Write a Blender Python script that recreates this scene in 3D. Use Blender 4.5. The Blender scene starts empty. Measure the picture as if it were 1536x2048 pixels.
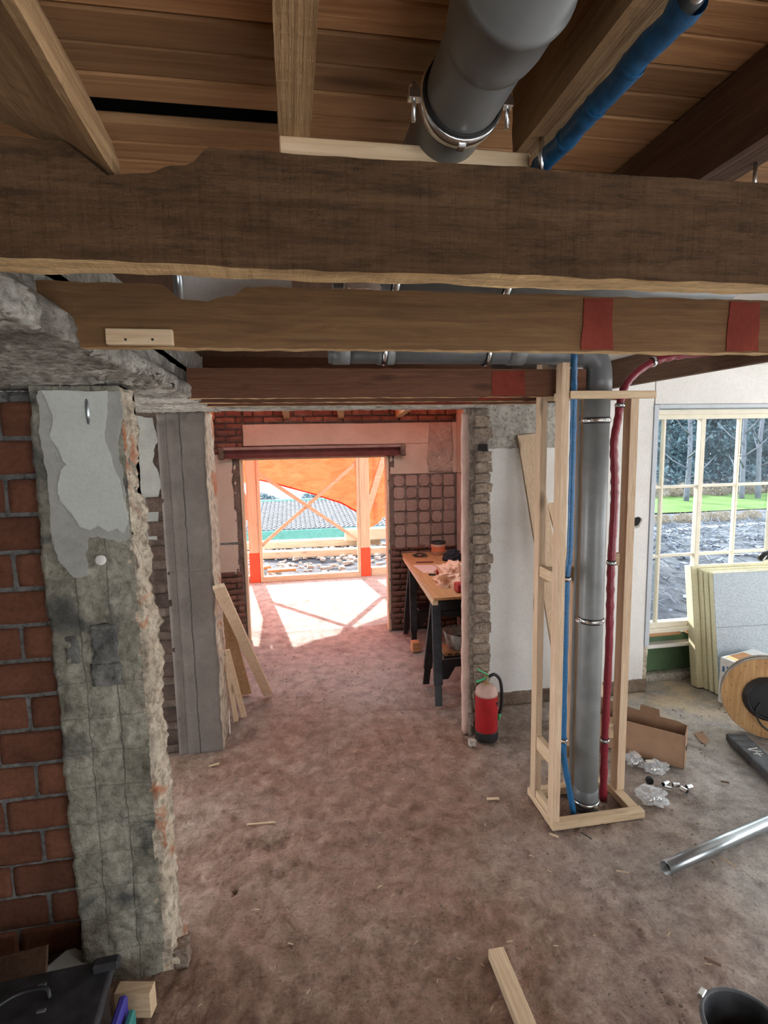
import bpy, bmesh, math, random
import numpy as np
from mathutils import Vector, Matrix, noise
random.seed(7)
scn = bpy.context.scene
COL = scn.collection
R = math.radians
# ------------------------------------------------------------------ camera
FPX = 1097.9
PITCH, YAW, ROLL = R(7.223), R(9.456), R(1.078)
EYE = Vector((0, 0, 2.15))
_fw = Vector((math.sin(YAW)*math.cos(PITCH), math.cos(YAW)*math.cos(PITCH), -math.sin(PITCH)))
_rt = Vector((math.cos(YAW), -math.sin(YAW), 0))
_dn = _fw.cross(_rt)
_c, _s = math.cos(ROLL), math.sin(ROLL)
RT = _c*_rt + _s*_dn
DN = -_s*_rt + _c*_dn
cam = bpy.data.objects.new('camera', bpy.data.cameras.new('camera'))
COL.objects.link(cam)
cam.data.sensor_fit = 'HORIZONTAL'
cam.data.sensor_width = 36.0
cam.data.lens = FPX/1536*36.0
cam.data.clip_start = 0.02
cam.data.clip_end = 300
mw = Matrix.Identity(4)
for i in range(3):
    mw[i][0] = RT[i]; mw[i][1] = -DN[i]; mw[i][2] = -_fw[i]; mw[i][3] = EYE[i]
cam.matrix_world = mw
scn.camera = cam

def at(px, py, X=None, Y=None, Z=None):
    """world point where the line of sight through a photograph pixel meets a plane"""
    d = RT*((px-768)/FPX) + DN*((py-1024)/FPX) + _fw
    t = (X-EYE.x)/d.x if X is not None else (Y-EYE.y)/d.y if Y is not None else (Z-EYE.z)/d.z
    return EYE + t*d
# ------------------------------------------------------------------ light
world = bpy.data.worlds.new('sky'); scn.world = world; world.use_nodes = True
wt = world.node_tree; wt.nodes.clear()
wo = wt.nodes.new('ShaderNodeOutputWorld'); wb = wt.nodes.new('ShaderNodeBackground')
tc = wt.nodes.new('ShaderNodeTexCoord'); sx = wt.nodes.new('ShaderNodeSeparateXYZ'); rp = wt.nodes.new('ShaderNodeValToRGB')
wt.links.new(tc.outputs['Generated'], sx.inputs[0]); wt.links.new(sx.outputs['Z'], rp.inputs[0])
wt.links.new(rp.outputs[0], wb.inputs[0]); wt.links.new(wb.outputs[0], wo.inputs[0])
rp.color_ramp.elements[0].position = 0.0; rp.color_ramp.elements[0].color = (0.97, 0.98, 1.0, 1)
rp.color_ramp.elements[1].position = 0.8; rp.color_ramp.elements[1].color = (0.80, 0.90, 1.0, 1)
wb.inputs[1].default_value = 3.3
sun = bpy.data.objects.new('sun', bpy.data.lights.new('sun', 'SUN')); COL.objects.link(sun)
SUNV = Vector((0.1325, -0.888, -0.4406))
sun.rotation_euler = SUNV.to_track_quat('-Z', 'Y').to_euler()
sun.location = (0, 20, 20)
sun.data.energy = 8.0; sun.data.angle = R(0.6); sun.data.color = (1.0, 0.95, 0.88)
scn.view_settings.view_transform = 'Standard'
scn.view_settings.look = 'None'
scn.view_settings.gamma = 1.0
scn.view_settings.use_curve_mapping = False
scn.view_settings.exposure = 0.95
# ------------------------------------------------------------------ materials
def srgb(r, g, b):
    f = lambda c: (c/255/12.92) if c/255 <= .04045 else ((c/255+.055)/1.055)**2.4
    return (f(r), f(g), f(b), 1)

class NT:
    def __init__(self, name):
        self.m = bpy.data.materials.new(name); self.m.use_nodes = True
        self.t = self.m.node_tree; self.t.nodes.clear()
        self.o = self.n('ShaderNodeOutputMaterial')
        self.tc = self.n('ShaderNodeTexCoord')
    def n(self, ty, **kw):
        x = self.t.nodes.new(ty)
        for k, v in kw.items():
            setattr(x, k, v)
        return x
    def l(self, a, b): self.t.links.new(a, b)
    def mapping(self, scale=(1, 1, 1), rand=0.0, rot=(0, 0, 0)):
        mp = self.n('ShaderNodeMapping'); mp.inputs['Scale'].default_value = scale; mp.inputs['Rotation'].default_value = rot
        if rand:
            oi = self.n('ShaderNodeObjectInfo'); ml = self.n('ShaderNodeMath', operation='MULTIPLY'); ml.inputs[1].default_value = rand
            self.l(oi.outputs['Random'], ml.inputs[0]); ad = self.n('ShaderNodeVectorMath', operation='ADD')
            self.l(self.tc.outputs['Object'], ad.inputs[0]); self.l(ml.outputs[0], ad.inputs[1]); self.l(ad.outputs[0], mp.inputs[0])
        else:
            self.l(self.tc.outputs['Object'], mp.inputs[0])
        return mp.outputs[0]
    def noise(self, vec, scale, detail=4, rough=.55, dist=0.0):
        x = self.n('ShaderNodeTexNoise'); x.inputs['Scale'].default_value = scale; x.inputs['Detail'].default_value = detail
        x.inputs['Roughness'].default_value = rough; x.inputs['Distortion'].default_value = dist
        self.l(vec, x.inputs['Vector']); return x.outputs['Fac']
    def ramp(self, fac, stops):
        x = self.n('ShaderNodeValToRGB'); e = x.color_ramp.elements
        while len(e) < len(stops): e.new(0.5)
        for k, (p, c) in enumerate(stops):
            e[k].position = p; e[k].color = c if len(c) == 4 else (*c, 1)
        self.l(fac, x.inputs[0]); return x.outputs[0]
    def mix(self, fac, a, b, mode='MIX'):
        x = self.n('ShaderNodeMix', data_type='RGBA', blend_type=mode)
        for s, v in ((x.inputs[0], fac), (x.inputs[6], a), (x.inputs[7], b)):
            if isinstance(v, (int, float)): s.default_value = v
            elif isinstance(v, tuple): s.default_value = v if len(v) == 4 else (*v, 1)
            else: self.l(v, s)
        return x.outputs[2]
    def math(self, op, a, b=0.0):
        x = self.n('ShaderNodeMath', operation=op)
        for s, v in ((x.inputs[0], a), (x.inputs[1], b)):
            if isinstance(v, (int, float)): s.default_value = v
            else: self.l(v, s)
        return x.outputs[0]
    def bump(self, h, strength, dist=0.01, prev=None):
        x = self.n('ShaderNodeBump'); x.inputs['Strength'].default_value = strength; x.inputs['Distance'].default_value = dist
        self.l(h, x.inputs['Height'])
        if prev is not None: self.l(prev, x.inputs['Normal'])
        return x.outputs[0]
    def principled(self, color, rough=.7, metal=0.0, normal=None, spec=0.5):
        p = self.n('ShaderNodeBsdfPrincipled')
        if isinstance(color, tuple): p.inputs['Base Color'].default_value = color if len(color) == 4 else (*color, 1)
        else: self.l(color, p.inputs['Base Color'])
        if isinstance(rough, (int, float)): p.inputs['Roughness'].default_value = rough
        else: self.l(rough, p.inputs['Roughness'])
        p.inputs['Metallic'].default_value = metal; p.inputs['Specular IOR Level'].default_value = spec
        if normal is not None: self.l(normal, p.inputs['Normal'])
        self.l(p.outputs[0], self.o.inputs[0]); return p

def wood(name, dark, light, axis='X', fine=1.0, bump=.5, rough=.75, var=.25, knots=.6, saw=0.0):
    t = NT(name)
    sc = {'X': (1.2, 14, 14), 'Y': (14, 1.2, 14), 'Z': (14, 14, 1.2)}[axis]
    sc = tuple(s*fine for s in sc)
    v = t.mapping(sc, rand=37.0)
    a = t.noise(v, 3.0, 8, .65, 1.2)
    col = t.ramp(a, [(.3, dark), (.52, tuple((dark[i]+light[i])/2 for i in range(3))), (.72, light)])
    v2 = t.mapping(tuple(s*(.6 if s < 3*fine else 5) for s in sc), rand=11.0)
    b = t.noise(v2, 2.5, 5, .7)
    col = t.mix(.35, col, t.ramp(b, [(.35, (.45, .4, .36)), (.65, (1, 1, 1))]), 'MULTIPLY')
    if knots:
        v3 = t.mapping({'X': (2.2, 7, 7), 'Y': (7, 2.2, 7), 'Z': (7, 7, 2.2)}[axis], rand=23.0)
        vo = t.n('ShaderNodeTexVoronoi'); vo.inputs['Scale'].default_value = 1.0; t.l(v3, vo.inputs['Vector'])
        k = t.ramp(vo.outputs['Distance'], [(.06, (1, 1, 1)), (.17, (0, 0, 0))])
        col = t.mix(t.math('MULTIPLY', k, knots), col, tuple(c*.35 for c in dark[:3]))
    if var:
        oi = t.n('ShaderNodeObjectInfo')
        g = t.ramp(oi.outputs['Random'], [(0, (1-var, 1-var, 1-var)), (1, (1+var*.3, 1+var*.3, 1+var*.3))])
        col = t.mix(1.0, col, g, 'MULTIPLY')
    n1 = t.bump(a, bump*.5, .006)
    n2 = t.bump(b, bump, .004, n1)
    if saw:
        if saw > .6:
            cav = t.noise(t.mapping(tuple(q*(2.2 if q > 5 else 6) for q in sc)), 2.0, 6, .75)
            col = t.mix(.6, col, t.ramp(cav, [(.36, (.35, .33, .3)), (.5, (1, 1, 1)), (.68, (1.25, 1.2, 1.1))]), 'MULTIPLY')  # saw-mark shade painted into the colour to strengthen the bump
            n2 = t.bump(cav, .8, .006, n2)
        vs = t.mapping({'X': (90, 6, 6), 'Y': (6, 90, 6), 'Z': (6, 6, 90)}[axis])
        n2 = t.bump(t.noise(vs, 1.0, 3, .6), saw, .004, n2)
        nz = t.noise(t.mapping((25, 25, 25)), 1.0, 6, .75)
        n2 = t.bump(nz, saw*.7, .006, n2)
    t.principled(col, rough, 0, n2, .25)
    return t.m

def rough(name, stops, scale=6, bump=.6, bscale=40, rgh=.9, detail=8, bd=.01, stain=None, stretch=(1, 1, 1), rand=0.0, var=0.0, dirt_shade=.35, lines=None):
    t = NT(name); v = t.mapping(stretch, rand=rand)
    a = t.noise(v, scale, detail, .62, .3)
    col = t.ramp(a, stops)
    b = t.noise(v, bscale, 6, .7)
    col = t.mix(dirt_shade, col, t.ramp(b, [(.36, (.30, .28, .26)), (.50, (.85, .84, .83)), (.66, (1.12, 1.12, 1.12))]), 'MULTIPLY')  # relief shade, with dirt, put into the colour where the bump dips
    if stain:
        s = t.noise(t.mapping(), stain[0], 5, .6, .6)
        col = t.mix(t.ramp(s, [(stain[1], (0, 0, 0)), (stain[2], (1, 1, 1))]), col, stain[3])
    if var:
        oi = t.n('ShaderNodeObjectInfo')
        col = t.mix(1.0, col, t.ramp(oi.outputs['Random'], [(0, (1-var, 1-var*1.1, 1-var*1.1)), (1, (1+var*.5, 1+var*.4, 1+var*.3))]), 'MULTIPLY')
    if lines:
        sp = t.n('ShaderNodeSeparateXYZ'); t.l(t.tc.outputs['Object'], sp.inputs[0])
        wob = t.math('MULTIPLY', t.math('SUBTRACT', t.noise(t.mapping(), 9, 3, .6), .5), .022)
        fade = t.ramp(t.noise(t.mapping(), 6, 3, .6), [(.30, (.25, .25, .25)), (.5, (1, 1, 1))])
        acc = None
        for ax, p0, wd, st in lines:
            d_ = t.math('ABSOLUTE', t.math('SUBTRACT', t.math('ADD', sp.outputs[ax], wob), p0))
            mr = t.n('ShaderNodeMapRange'); t.l(d_, mr.inputs[0]); mr.inputs[1].default_value = wd; mr.inputs[2].default_value = wd*.35
            mr.inputs[3].default_value = 0; mr.inputs[4].default_value = st
            acc = mr.outputs[0] if acc is None else t.math('MAXIMUM', acc, mr.outputs[0])
        col = t.mix(t.math('MULTIPLY', acc, fade), col, (.055, .052, .046))
    n = t.bump(b, bump, bd)
    n = t.bump(t.noise(v, bscale*3.3, 4, .6), bump*.6, bd*.4, n)
    t.principled(col, rgh, 0, n, .2)
    return t.m

def plain(name, c, rgh=.5, metal=0.0, spec=.5, nscale=30, nb=.1, vary=.12):
    t = NT(name); v = t.mapping((1, 1, 1)); a = t.noise(v, nscale, 4, .6)
    lo = tuple(x*(1-vary) for x in c[:3]); hi = tuple(min(1, x*(1+vary)) for x in c[:3])
    t.principled(t.ramp(a, [(.3, lo), (.7, hi)]), rgh, metal, t.bump(a, nb, .003) if nb else None, spec)
    return t.m

M = {}
# timber
M['beam_dark'] = wood('dark_sawn_timber', (.066, .035, .016), (.150, .083, .040), 'X', 1.0, .9, .85, 0, .5, saw=.9)
M['beam_mid'] = wood('brown_timber', (.15, .078, .034), (.27, .155, .07), 'X', 1.0, .5, .8, .1, .5, saw=.25)
M['beam_red'] = wood('reddish_timber', (.12, .050, .028), (.22, .10, .056), 'X', 1.0, .5, .8, .1, .5, saw=.2)
M['under'] = wood('pale_bounce_underside', (.66, .42, .19), (.92, .67, .36), 'X', 1.0, .9, .85, .05, .5, saw=.7)  # pale wood underneath, brightened in colour to stand in for floor bounce
M['joist'] = wood('old_joist', (.38, .225, .108), (.66, .435, .23), 'Y', 1.0, .9, .85, .12, .5, saw=.5)
M['joist_dark'] = wood('dark_joist', (.12, .07, .045), (.22, .13, .085), 'Y', 1.0, .7, .85, .1, .5, saw=.3)
M['plank'] = wood('ceiling_board', (.40, .205, .088), (.70, .405, .20), 'X', .8, .3, .65, .38, .8)
M['new_x'] = wood('new_pine_x', (.60, .42, .25), (.83, .66, .45), 'X', 1.2, .25, .65, .08, .7)
M['new_y'] = wood('new_pine_y', (.60, .42, .25), (.83, .66, .45), 'Y', 1.2, .25, .65, .08, .7)
M['new_z'] = wood('new_pine_z', (.60, .41, .26), (.82, .64, .45), 'Z', 1.2, .25, .65, .1, .8)
M['ply'] = wood('plywood', (.42, .20, .085), (.60, .34, .155), 'Y', .6, .1, .55, 0, .3)
M['redpaint'] = rough('red_marking_paint', [(.3, (.17, .032, .02)), (.7, (.25, .05, .032))], 9, .4, 60, dirt_shade=.12)
M['post'] = wood('porch_timber', (.60, .44, .28), (.82, .66, .46), 'Z', .6, .2, .7, .08, .5)
M['postx'] = wood('porch_timber_x', (.60, .44, .28), (.82, .66, .46), 'X', .6, .2, .7, .08, .5)
M['orange_paint'] = plain('orange_red_paint', (.85, .075, .025), .5)
# masonry
M['conc_pale'] = rough('pale_rough_concrete', [(.25, (.15, .14, .11)), (.42, (.31, .295, .235)), (.58, (.45, .43, .35)), (.75, (.55, .53, .45))], 5, 1.0, 34, .95, 9, .016,
                       stain=(3.6, .53, .64, (.11, .11, .10)), dirt_shade=.5, lines=[('X', -.802, .0035, .6), ('X', -.692, .0035, .65)]+[('Z', .13+.142*k, .004, .34) for k in range(9)])
M['conc_beam'] = rough('board_marked_concrete', [(.25, (.26, .245, .21)), (.46, (.52, .50, .44)), (.70, (.70, .68, .60))], 7, 1.0, 38, .95, 9, .02, stretch=(.35, 1, 1),
                       stain=(3.0, .54, .7, (.16, .14, .12)), dirt_shade=.75)
M['conc_grey'] = rough('smooth_grey_concrete', [(.3, (.135, .113, .100)), (.7, (.21, .18, .16))], 4, .25, 60, .85, 6, .006, dirt_shade=.12, lines=[('X', -.800, .004, .6), ('X', -.714, .006, .95), ('Z', 1.305, .004, .5)])
M['rub_side'] = rough('broken_masonry', [(.25, (.36, .29, .22)), (.42, (.60, .51, .39)), (.60, (.76, .67, .53)), (.8, (.82, .76, .63))], 7, 1.0, 26, .95, 9, .02,
                      stain=(3.5, .56, .64, (.50, .21, .11)), dirt_shade=.75)
M['plaster_grn'] = rough('pale_wall_plaster', [(.3, (.50, .53, .48)), (.7, (.60, .63, .58))], 3, .35, 70, .8, 5, .004, dirt_shade=.12)
M['plaster_coat'] = rough('grey_base_coat', [(.3, (.33, .33, .30)), (.7, (.46, .46, .42))], 5, .5, 40, .9, 6, .006, dirt_shade=.12)
M['plaster_white'] = rough('white_plaster', [(.3, (.72, .70, .66)), (.7, (.82, .80, .77))], 2.5, .15, 60, .8, 5, .003, stain=(1.6, .6, .85, (.62, .56, .50)), dirt_shade=.12)
M['plaster_pink'] = rough('beige_plaster', [(.3, (.50, .385, .30)), (.7, (.62, .50, .40))], 2.5, .25, 45, .85, 6, .005, stain=(1.7, .58, .8, (.42, .30, .23)), dirt_shade=.12)
M['plaster_knob'] = rough('knobbly_render', [(.3, (.36, .28, .23)), (.7, (.50, .40, .33))], 6, .8, 30, .9, 6, .01)
M['plaster_jamb'] = rough('pink_jamb_plaster', [(.3, (.50, .33, .27)), (.7, (.64, .46, .39))], 7, .5, 50, .85, 6, .006, dirt_shade=.12)
M['brick_big'] = rough('hollow_clay_block', [(.25, (.13, .058, .036)), (.55, (.215, .092, .056)), (.8, (.29, .13, .08))], 6, .8, 55, .9, 6, .008, rand=17, var=.3)
M['mortar_dark'] = rough('grey_mortar', [(.3, (.15, .15, .145)), (.7, (.29, .29, .285))], 9, 1.0, 40, .95, 6, .012, dirt_shade=.75)
M['brick_old'] = rough('old_brick', [(.25, (.14, .075, .06)), (.55, (.24, .13, .10)), (.8, (.34, .22, .17))], 9, .8, 45, .92, 6, .008, rand=17, var=.3)
M['passage_brick'] = rough('shaded_brick', [(.3, (.075, .055, .046)), (.7, (.17, .125, .10))], 9, .9, 45, .95, 7, .01, rand=17, var=.3)  # old brick darkened in colour for the shade of the passage
M['dark_brick'] = rough('dark_grey_brick', [(.28, (.09, .09, .088)), (.5, (.19, .19, .18)), (.75, (.34, .34, .31))], 10, 1, 40, .95, 8, .01, dirt_shade=.6)
M['brick_pier'] = rough('broken_pier_brick', [(.25, (.22, .165, .13)), (.5, (.38, .30, .235)), (.78, (.52, .44, .36))], 14, 1.0, 50, .95, 8, .014, rand=17, var=.2, dirt_shade=.75)
M['mortar_old'] = rough('old_mortar', [(.3, (.11, .08, .065)), (.7, (.25, .19, .155))], 9, .8, 50, .95, 6, .01)
M['pier_mortar'] = rough('crumbly_pier_mortar', [(.3, (.17, .13, .105)), (.7, (.42, .35, .285))], 12, 1, 40, .95, 8, .014, dirt_shade=.75)
M['mortar_pad'] = rough('tile_glue_pad', [(.3, (.29, .20, .165)), (.7, (.39, .285, .235))], 9, .5, 60, .92, 6, .006, rand=9, var=.12)
M['stub'] = rough('raw_concrete_stub', [(.3, (.42, .40, .35)), (.7, (.58, .55, .49))], 5, .8, 30, .95, 8, .012, stain=(5, .58, .7, (.30, .25, .20)), dirt_shade=.75)
M['mud'] = rough('dirty_footing', [(.3, (.16, .115, .085)), (.7, (.32, .25, .19))], 9, 1, 40, .95, 7, .012)
M['parapet'] = rough('green_paint', [(.3, (.095, .17, .095)), (.7, (.14, .24, .135))], 6, .3, 50, .7, 5, .004, stain=(7, .66, .72, (.62, .64, .58)), dirt_shade=.12)
# metals, plastics
M['pvc'] = plain('grey_pvc', (.19, .197, .195), .38, 0, .5, 8, .03, .18)
M['pvc_dark'] = plain('dark_grey_pvc', (.12, .124, .127), .4, 0, .5, 8, .03, .18)
M['zinc'] = plain('zinc_plated_steel', (.75, .76, .76), .25, 1.0, .5, 60, .05, .15)
M['rubber'] = plain('black_rubber', (.012, .012, .012), .6)
M['blue'] = plain('blue_foil_sleeve', (.012, .105, .25), .38, 0, .5, 70, .5, .3)
M['red_sleeve'] = plain('red_foil_sleeve', (.205, .012, .024), .38, 0, .5, 70, .5, .3)
M['black'] = plain('black_plastic', (.014, .014, .016), .45)
M['black_dusty'] = plain('dusty_black_plastic', (.028, .029, .033), .6, 0, .4, 14, .1, .6)
M['dark_grey'] = plain('dark_grey_plastic', (.09, .095, .10), .6, 0, .4, 14, .2, .4)
M['ext_red'] = plain('red_enamel', (.36, .012, .017), .35, 0, .5, 12, .02, .15)
M['dust_red'] = plain('dusty_enamel', (.48, .30, .25), .7)
M['green'] = plain('green_plastic', (.06, .42, .17), .45)
M['brass'] = plain('brass', (.62, .45, .2), .35, 1.0)
M['maroon'] = rough('maroon_primer', [(.3, (.13, .035, .03)), (.7, (.22, .06, .05))], 8, .3, 50, .6, dirt_shade=.12)
M['lint_top'] = rough('dusty_primer', [(.3, (.25, .17, .15)), (.7, (.34, .25, .22))], 8, .3, 50, .8, dirt_shade=.12)
M['card'] = plain('brown_cardboard', (.33, .20, .125), .8, 0, .2, 9, .1, .12)
M['card_in'] = plain('cardboard_inside', (.23, .135, .082), .85, 0, .2, 9, .1, .12)
M['white_card'] = plain('white_print_board', (.78, .80, .80), .6)
M['print_blue'] = plain('blue_print', (.05, .16, .36), .6)
M['osb'] = wood('reel_board', (.46, .245, .10), (.68, .42, .20), 'Z', .5, .2, .7, 0, .2)
M['reel_rim'] = rough('weathered_ply_edge', [(.3, (.2, .17, .14)), (.7, (.4, .35, .3))], 12, .5, 60)
M['foam'] = plain('cream_pir_foam', (.78, .74, .52), .8, 0, .2, 60, .3, .1)
M['foil'] = NT('embossed_grey_facer'); t_ = M['foil']
v_ = t_.mapping((1, 1, 1)); w_ = t_.noise(v_, 55, 3, .6); p_ = t_.principled(t_.ramp(w_, [(.3, (.30, .35, .38)), (.7, (.42, .47, .50))]), .5, .15, t_.bump(w_, .5, .006), .5)
M['foil'] = t_.m
M['win_wood'] = plain('cream_window_paint', (.78, .72, .58), .55, 0, .4, 12, .05, .06)
M['win_grey'] = plain('grey_window_paint', (.50, .54, .58), .5, 0, .4, 12, .05, .06)
M['orange_wood'] = wood('bare_sill_wood', (.55, .27, .12), (.72, .42, .22), 'X', 1, .2, .7, 0, .2)
M['cloth_dark'] = plain('dark_cloth', (.025, .026, .032), .9, 0, .2, 30, .5, .4)
M['purple'] = plain('blue_violet_plastic', (.045, .04, .30), .5)
M['teal'] = plain('teal_plastic', (.03, .22, .20), .5)
M['tub'] = plain('pinkish_tub', (.70, .50, .42), .5)
M['label_orange'] = plain('orange_label', (.70, .20, .08), .6)
M['green_board'] = plain('green_fascia_paint', (.10, .27, .22), .6, 0, .4, 8, .1, .15)
M['tile_roof'] = rough('weathered_roof_tile', [(.3, (.075, .08, .095)), (.6, (.15, .16, .18)), (.8, (.20, .165, .155))], 3, .4, 30, .8, rand=5)
M['grey_pipe'] = plain('galvanised_conduit', (.42, .46, .48), .28, .85, .5, 12, .02, .1)
M['void_shade'] = plain('roof_void_shade', (.012, .010, .009), .95)  # near-black colour stands in for shade in the roof slot and holes
M['paper'] = plain('paper', (.75, .72, .66), .8)
M['clod'] = rough('garden_clod', [(.3, (.06, .07, .09)), (.7, (.22, .24, .28))], 6, .6, 30)
M['chip'] = wood('wood_chip', (.55, .40, .25), (.78, .62, .43), 'X', 2, .2, .8, .2, 0)
M['stone'] = rough('rubble_stone', [(.3, (.38, .34, .28)), (.7, (.58, .53, .46))], 20, .6, 60, .9, rand=5)
M['ink'] = plain('ink_and_shade', (.02, .02, .02), .7)
M['chalk'] = plain('chalk', (.62, .62, .58), .9)

def mk_glass():
    t = NT('window_glass'); tr = t.n('ShaderNodeBsdfTransparent'); gl = t.n('ShaderNodeBsdfGlossy'); gl.inputs['Roughness'].default_value = .03
    tr.inputs[0].default_value = (.93, .96, .97, 1)
    fr = t.n('ShaderNodeFresnel'); fr.inputs[0].default_value = 1.12; mx = t.n('ShaderNodeMixShader')
    t.l(fr.outputs[0], mx.inputs[0]); t.l(tr.outputs[0], mx.inputs[1]); t.l(gl.outputs[0], mx.inputs[2]); t.l(mx.outputs[0], t.o.inputs[0])
    return t.m
M['glass'] = mk_glass()

def mk_film(name, tint, opac, rgh=.2):
    t = NT(name); tr = t.n('ShaderNodeBsdfTransparent'); p = t.n('ShaderNodeBsdfPrincipled'); mx = t.n('ShaderNodeMixShader')
    a = t.noise(t.mapping(), 25, 4, .6)
    p.inputs['Base Color'].default_value = (*tint, 1); p.inputs['Roughness'].default_value = rgh
    t.l(t.math('ADD', t.math('MULTIPLY', a, .5), opac-.25), mx.inputs[0])
    t.l(t.bump(a, .4, .01), p.inputs['Normal'])
    t.l(tr.outputs[0], mx.inputs[1]); t.l(p.outputs[0], mx.inputs[2]); t.l(mx.outputs[0], t.o.inputs[0]); return t.m
M['bag_clear'] = mk_film('clear_plastic_film', (.85, .88, .9), .32, .12)
M['bag_orange'] = mk_film('translucent_bag', (.90, .55, .38), .8, .3)
M['tub_clear'] = mk_film('clear_tub', (.6, .55, .5), .4, .2)

def mk_tarp():
    t = NT('orange_tarpaulin'); a = t.noise(t.mapping((1, 1, 2.2)), 3.2, 6, .6, .8)
    col = t.ramp(a, [(.3, (.56, .070, .024)), (.7, (.66, .116, .050))])
    n = t.bump(a, .6, .05); n = t.bump(t.noise(t.mapping((1, 1, 1)), 14, 3, .6, .5), .35, .02, n)
    d = t.n('ShaderNodeBsdfDiffuse'); tl = t.n('ShaderNodeBsdfTranslucent'); mx = t.n('ShaderNodeMixShader'); mx.inputs[0].default_value = .55
    for s in (d, tl): t.l(col, s.inputs['Color']); t.l(n, s.inputs['Normal'])
    t.l(d.outputs[0], mx.inputs[1]); t.l(tl.outputs[0], mx.inputs[2]); t.l(mx.outputs[0], t.o.inputs[0]); return t.m
M['tarp'] = mk_tarp()

def mk_leaf(name, a, b):
    t = NT(name); oi = t.n('ShaderNodeObjectInfo'); n = t.noise(t.mapping(), 1.7, 4, .7)
    col = t.ramp(n, [(.35, a), (.65, b)])
    d = t.n('ShaderNodeBsdfDiffuse'); tl = t.n('ShaderNodeBsdfTranslucent'); mx = t.n('ShaderNodeMixShader'); mx.inputs[0].default_value = .35
    for s in (d, tl): t.l(col, s.inputs['Color'])
    t.l(d.outputs[0], mx.inputs[1]); t.l(tl.outputs[0], mx.inputs[2]); t.l(mx.outputs[0], t.o.inputs[0]); return t.m
M['leaf_blue'] = mk_leaf('evergreen_leaf', (.035, .06, .075), (.16, .23, .26))
M['leaf_brown'] = mk_leaf('dry_hedge_leaf', (.13, .105, .075), (.32, .28, .22))
M['bark'] = rough('bark', [(.3, (.07, .08, .10)), (.7, (.17, .18, .21))], 5, 1, 30)
M['grass'] = rough('lawn_grass', [(.3, (.05, .11, .02)), (.7, (.115, .19, .05))], 1.2, .8, 14, .9, 6, .05)

def mk_floor():
    t = NT('dirty_screed'); v = t.mapping()
    big = t.noise(v, 1.3, 6, .6, .6); mid = t.noise(v, 9, 8, .68, .3); fin = t.noise(v, 70, 5, .7)
    dirt = t.ramp(mid, [(.28, (.17, .098, .068)), (.48, (.30, .190, .138)), (.72, (.45, .315, .238))])
    conc = t.ramp(mid, [(.28, (.26, .24, .22)), (.5, (.45, .42, .385)), (.75, (.62, .58, .53))])
    # swept screed towards the window and at the back, dirt in the middle
    sp = t.n('ShaderNodeSeparateXYZ'); t.l(t.tc.outputs['Object'], sp.inputs[0])
    gx = t.n('ShaderNodeMapRange'); t.l(sp.outputs['X'], gx.inputs[0]); gx.inputs[1].default_value = .9; gx.inputs[2].default_value = 2.6
    gb = t.n('ShaderNodeMapRange'); t.l(sp.outputs['Y'], gb.inputs[0]); gb.inputs[1].default_value = 3.7; gb.inputs[2].default_value = 4.9
    f = t.math('MAXIMUM', gx.outputs[0], gb.outputs[0])
    f = t.math('ADD', f, t.math('MULTIPLY', t.math('SUBTRACT', big, .5), 1.1))
    fc = t.n('ShaderNodeClamp'); t.l(f, fc.inputs[0])
    col = t.mix(fc.outputs[0], dirt, conc)
    # saw dust near the window
    sd = t.noise(t.mapping((1, 1, 1)), 3.0, 7, .7)
    gy = t.n('ShaderNodeMapRange'); t.l(sp.outputs['Y'], gy.inputs[0]); gy.inputs[1].default_value = 3.0; gy.inputs[2].default_value = 3.9
    g2 = t.n('ShaderNodeMapRange'); t.l(sp.outputs['X'], g2.inputs[0]); g2.inputs[1].default_value = 1.9; g2.inputs[2].default_value = 2.9
    mk = t.math('MULTIPLY', t.math('MULTIPLY', gy.outputs[0], g2.outputs[0]), t.ramp(sd, [(.4, (0, 0, 0)), (.6, (1, 1, 1))]))
    g3 = t.n('ShaderNodeMapRange'); t.l(sp.outputs['Y'], g3.inputs[0]); g3.inputs[1].default_value = 4.4; g3.inputs[2].default_value = 4.35
    col = t.mix(t.math('MULTIPLY', mk, g3.outputs[0]), col, (.72, .60, .42))
    # specks
    vo = t.n('ShaderNodeTexVoronoi'); vo.inputs['Scale'].default_value = 17; t.l(v, vo.inputs['Vector'])
    col = t.mix(t.ramp(vo.outputs['Distance'], [(.04, (.7, .7, .7)), (.10, (0, 0, 0))]), col, (.10, .07, .055))
    col = t.mix(.75, col, t.ramp(fin, [(.30, (.50, .46, .43)), (.46, (.95, .94, .93)), (.70, (1.12, 1.12, 1.12))]), 'MULTIPLY')
    damp = t.noise(t.mapping(), 2.1, 7, .65, .8)
    col = t.mix(t.ramp(damp, [(.56, (0, 0, 0)), (.70, (.62, .62, .62))]), col, (.15, .10, .078))
    scr = t.noise(t.mapping((1.2, 26, 1), rot=(0, 0, R(6))), 1.6, 5, .65, .4)
    scr2 = t.noise(t.mapping((26, 1.4, 1), rot=(0, 0, R(24))), 1.6, 5, .65, .4)
    n = t.bump(mid, .55, .025); n = t.bump(scr, .6, .02, n); n = t.bump(scr2, .4, .02, n); n = t.bump(fin, .9, .009, n)
    t.principled(col, .92, 0, n, .15); return t.m
M['floor'] = mk_floor()
M['ground'] = rough('garden_ground', [(.3, (.05, .055, .065)), (.55, (.12, .125, .14)), (.75, (.26, .26, .26))], 2.2, 1, 16, .95, 9, .06)

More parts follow.
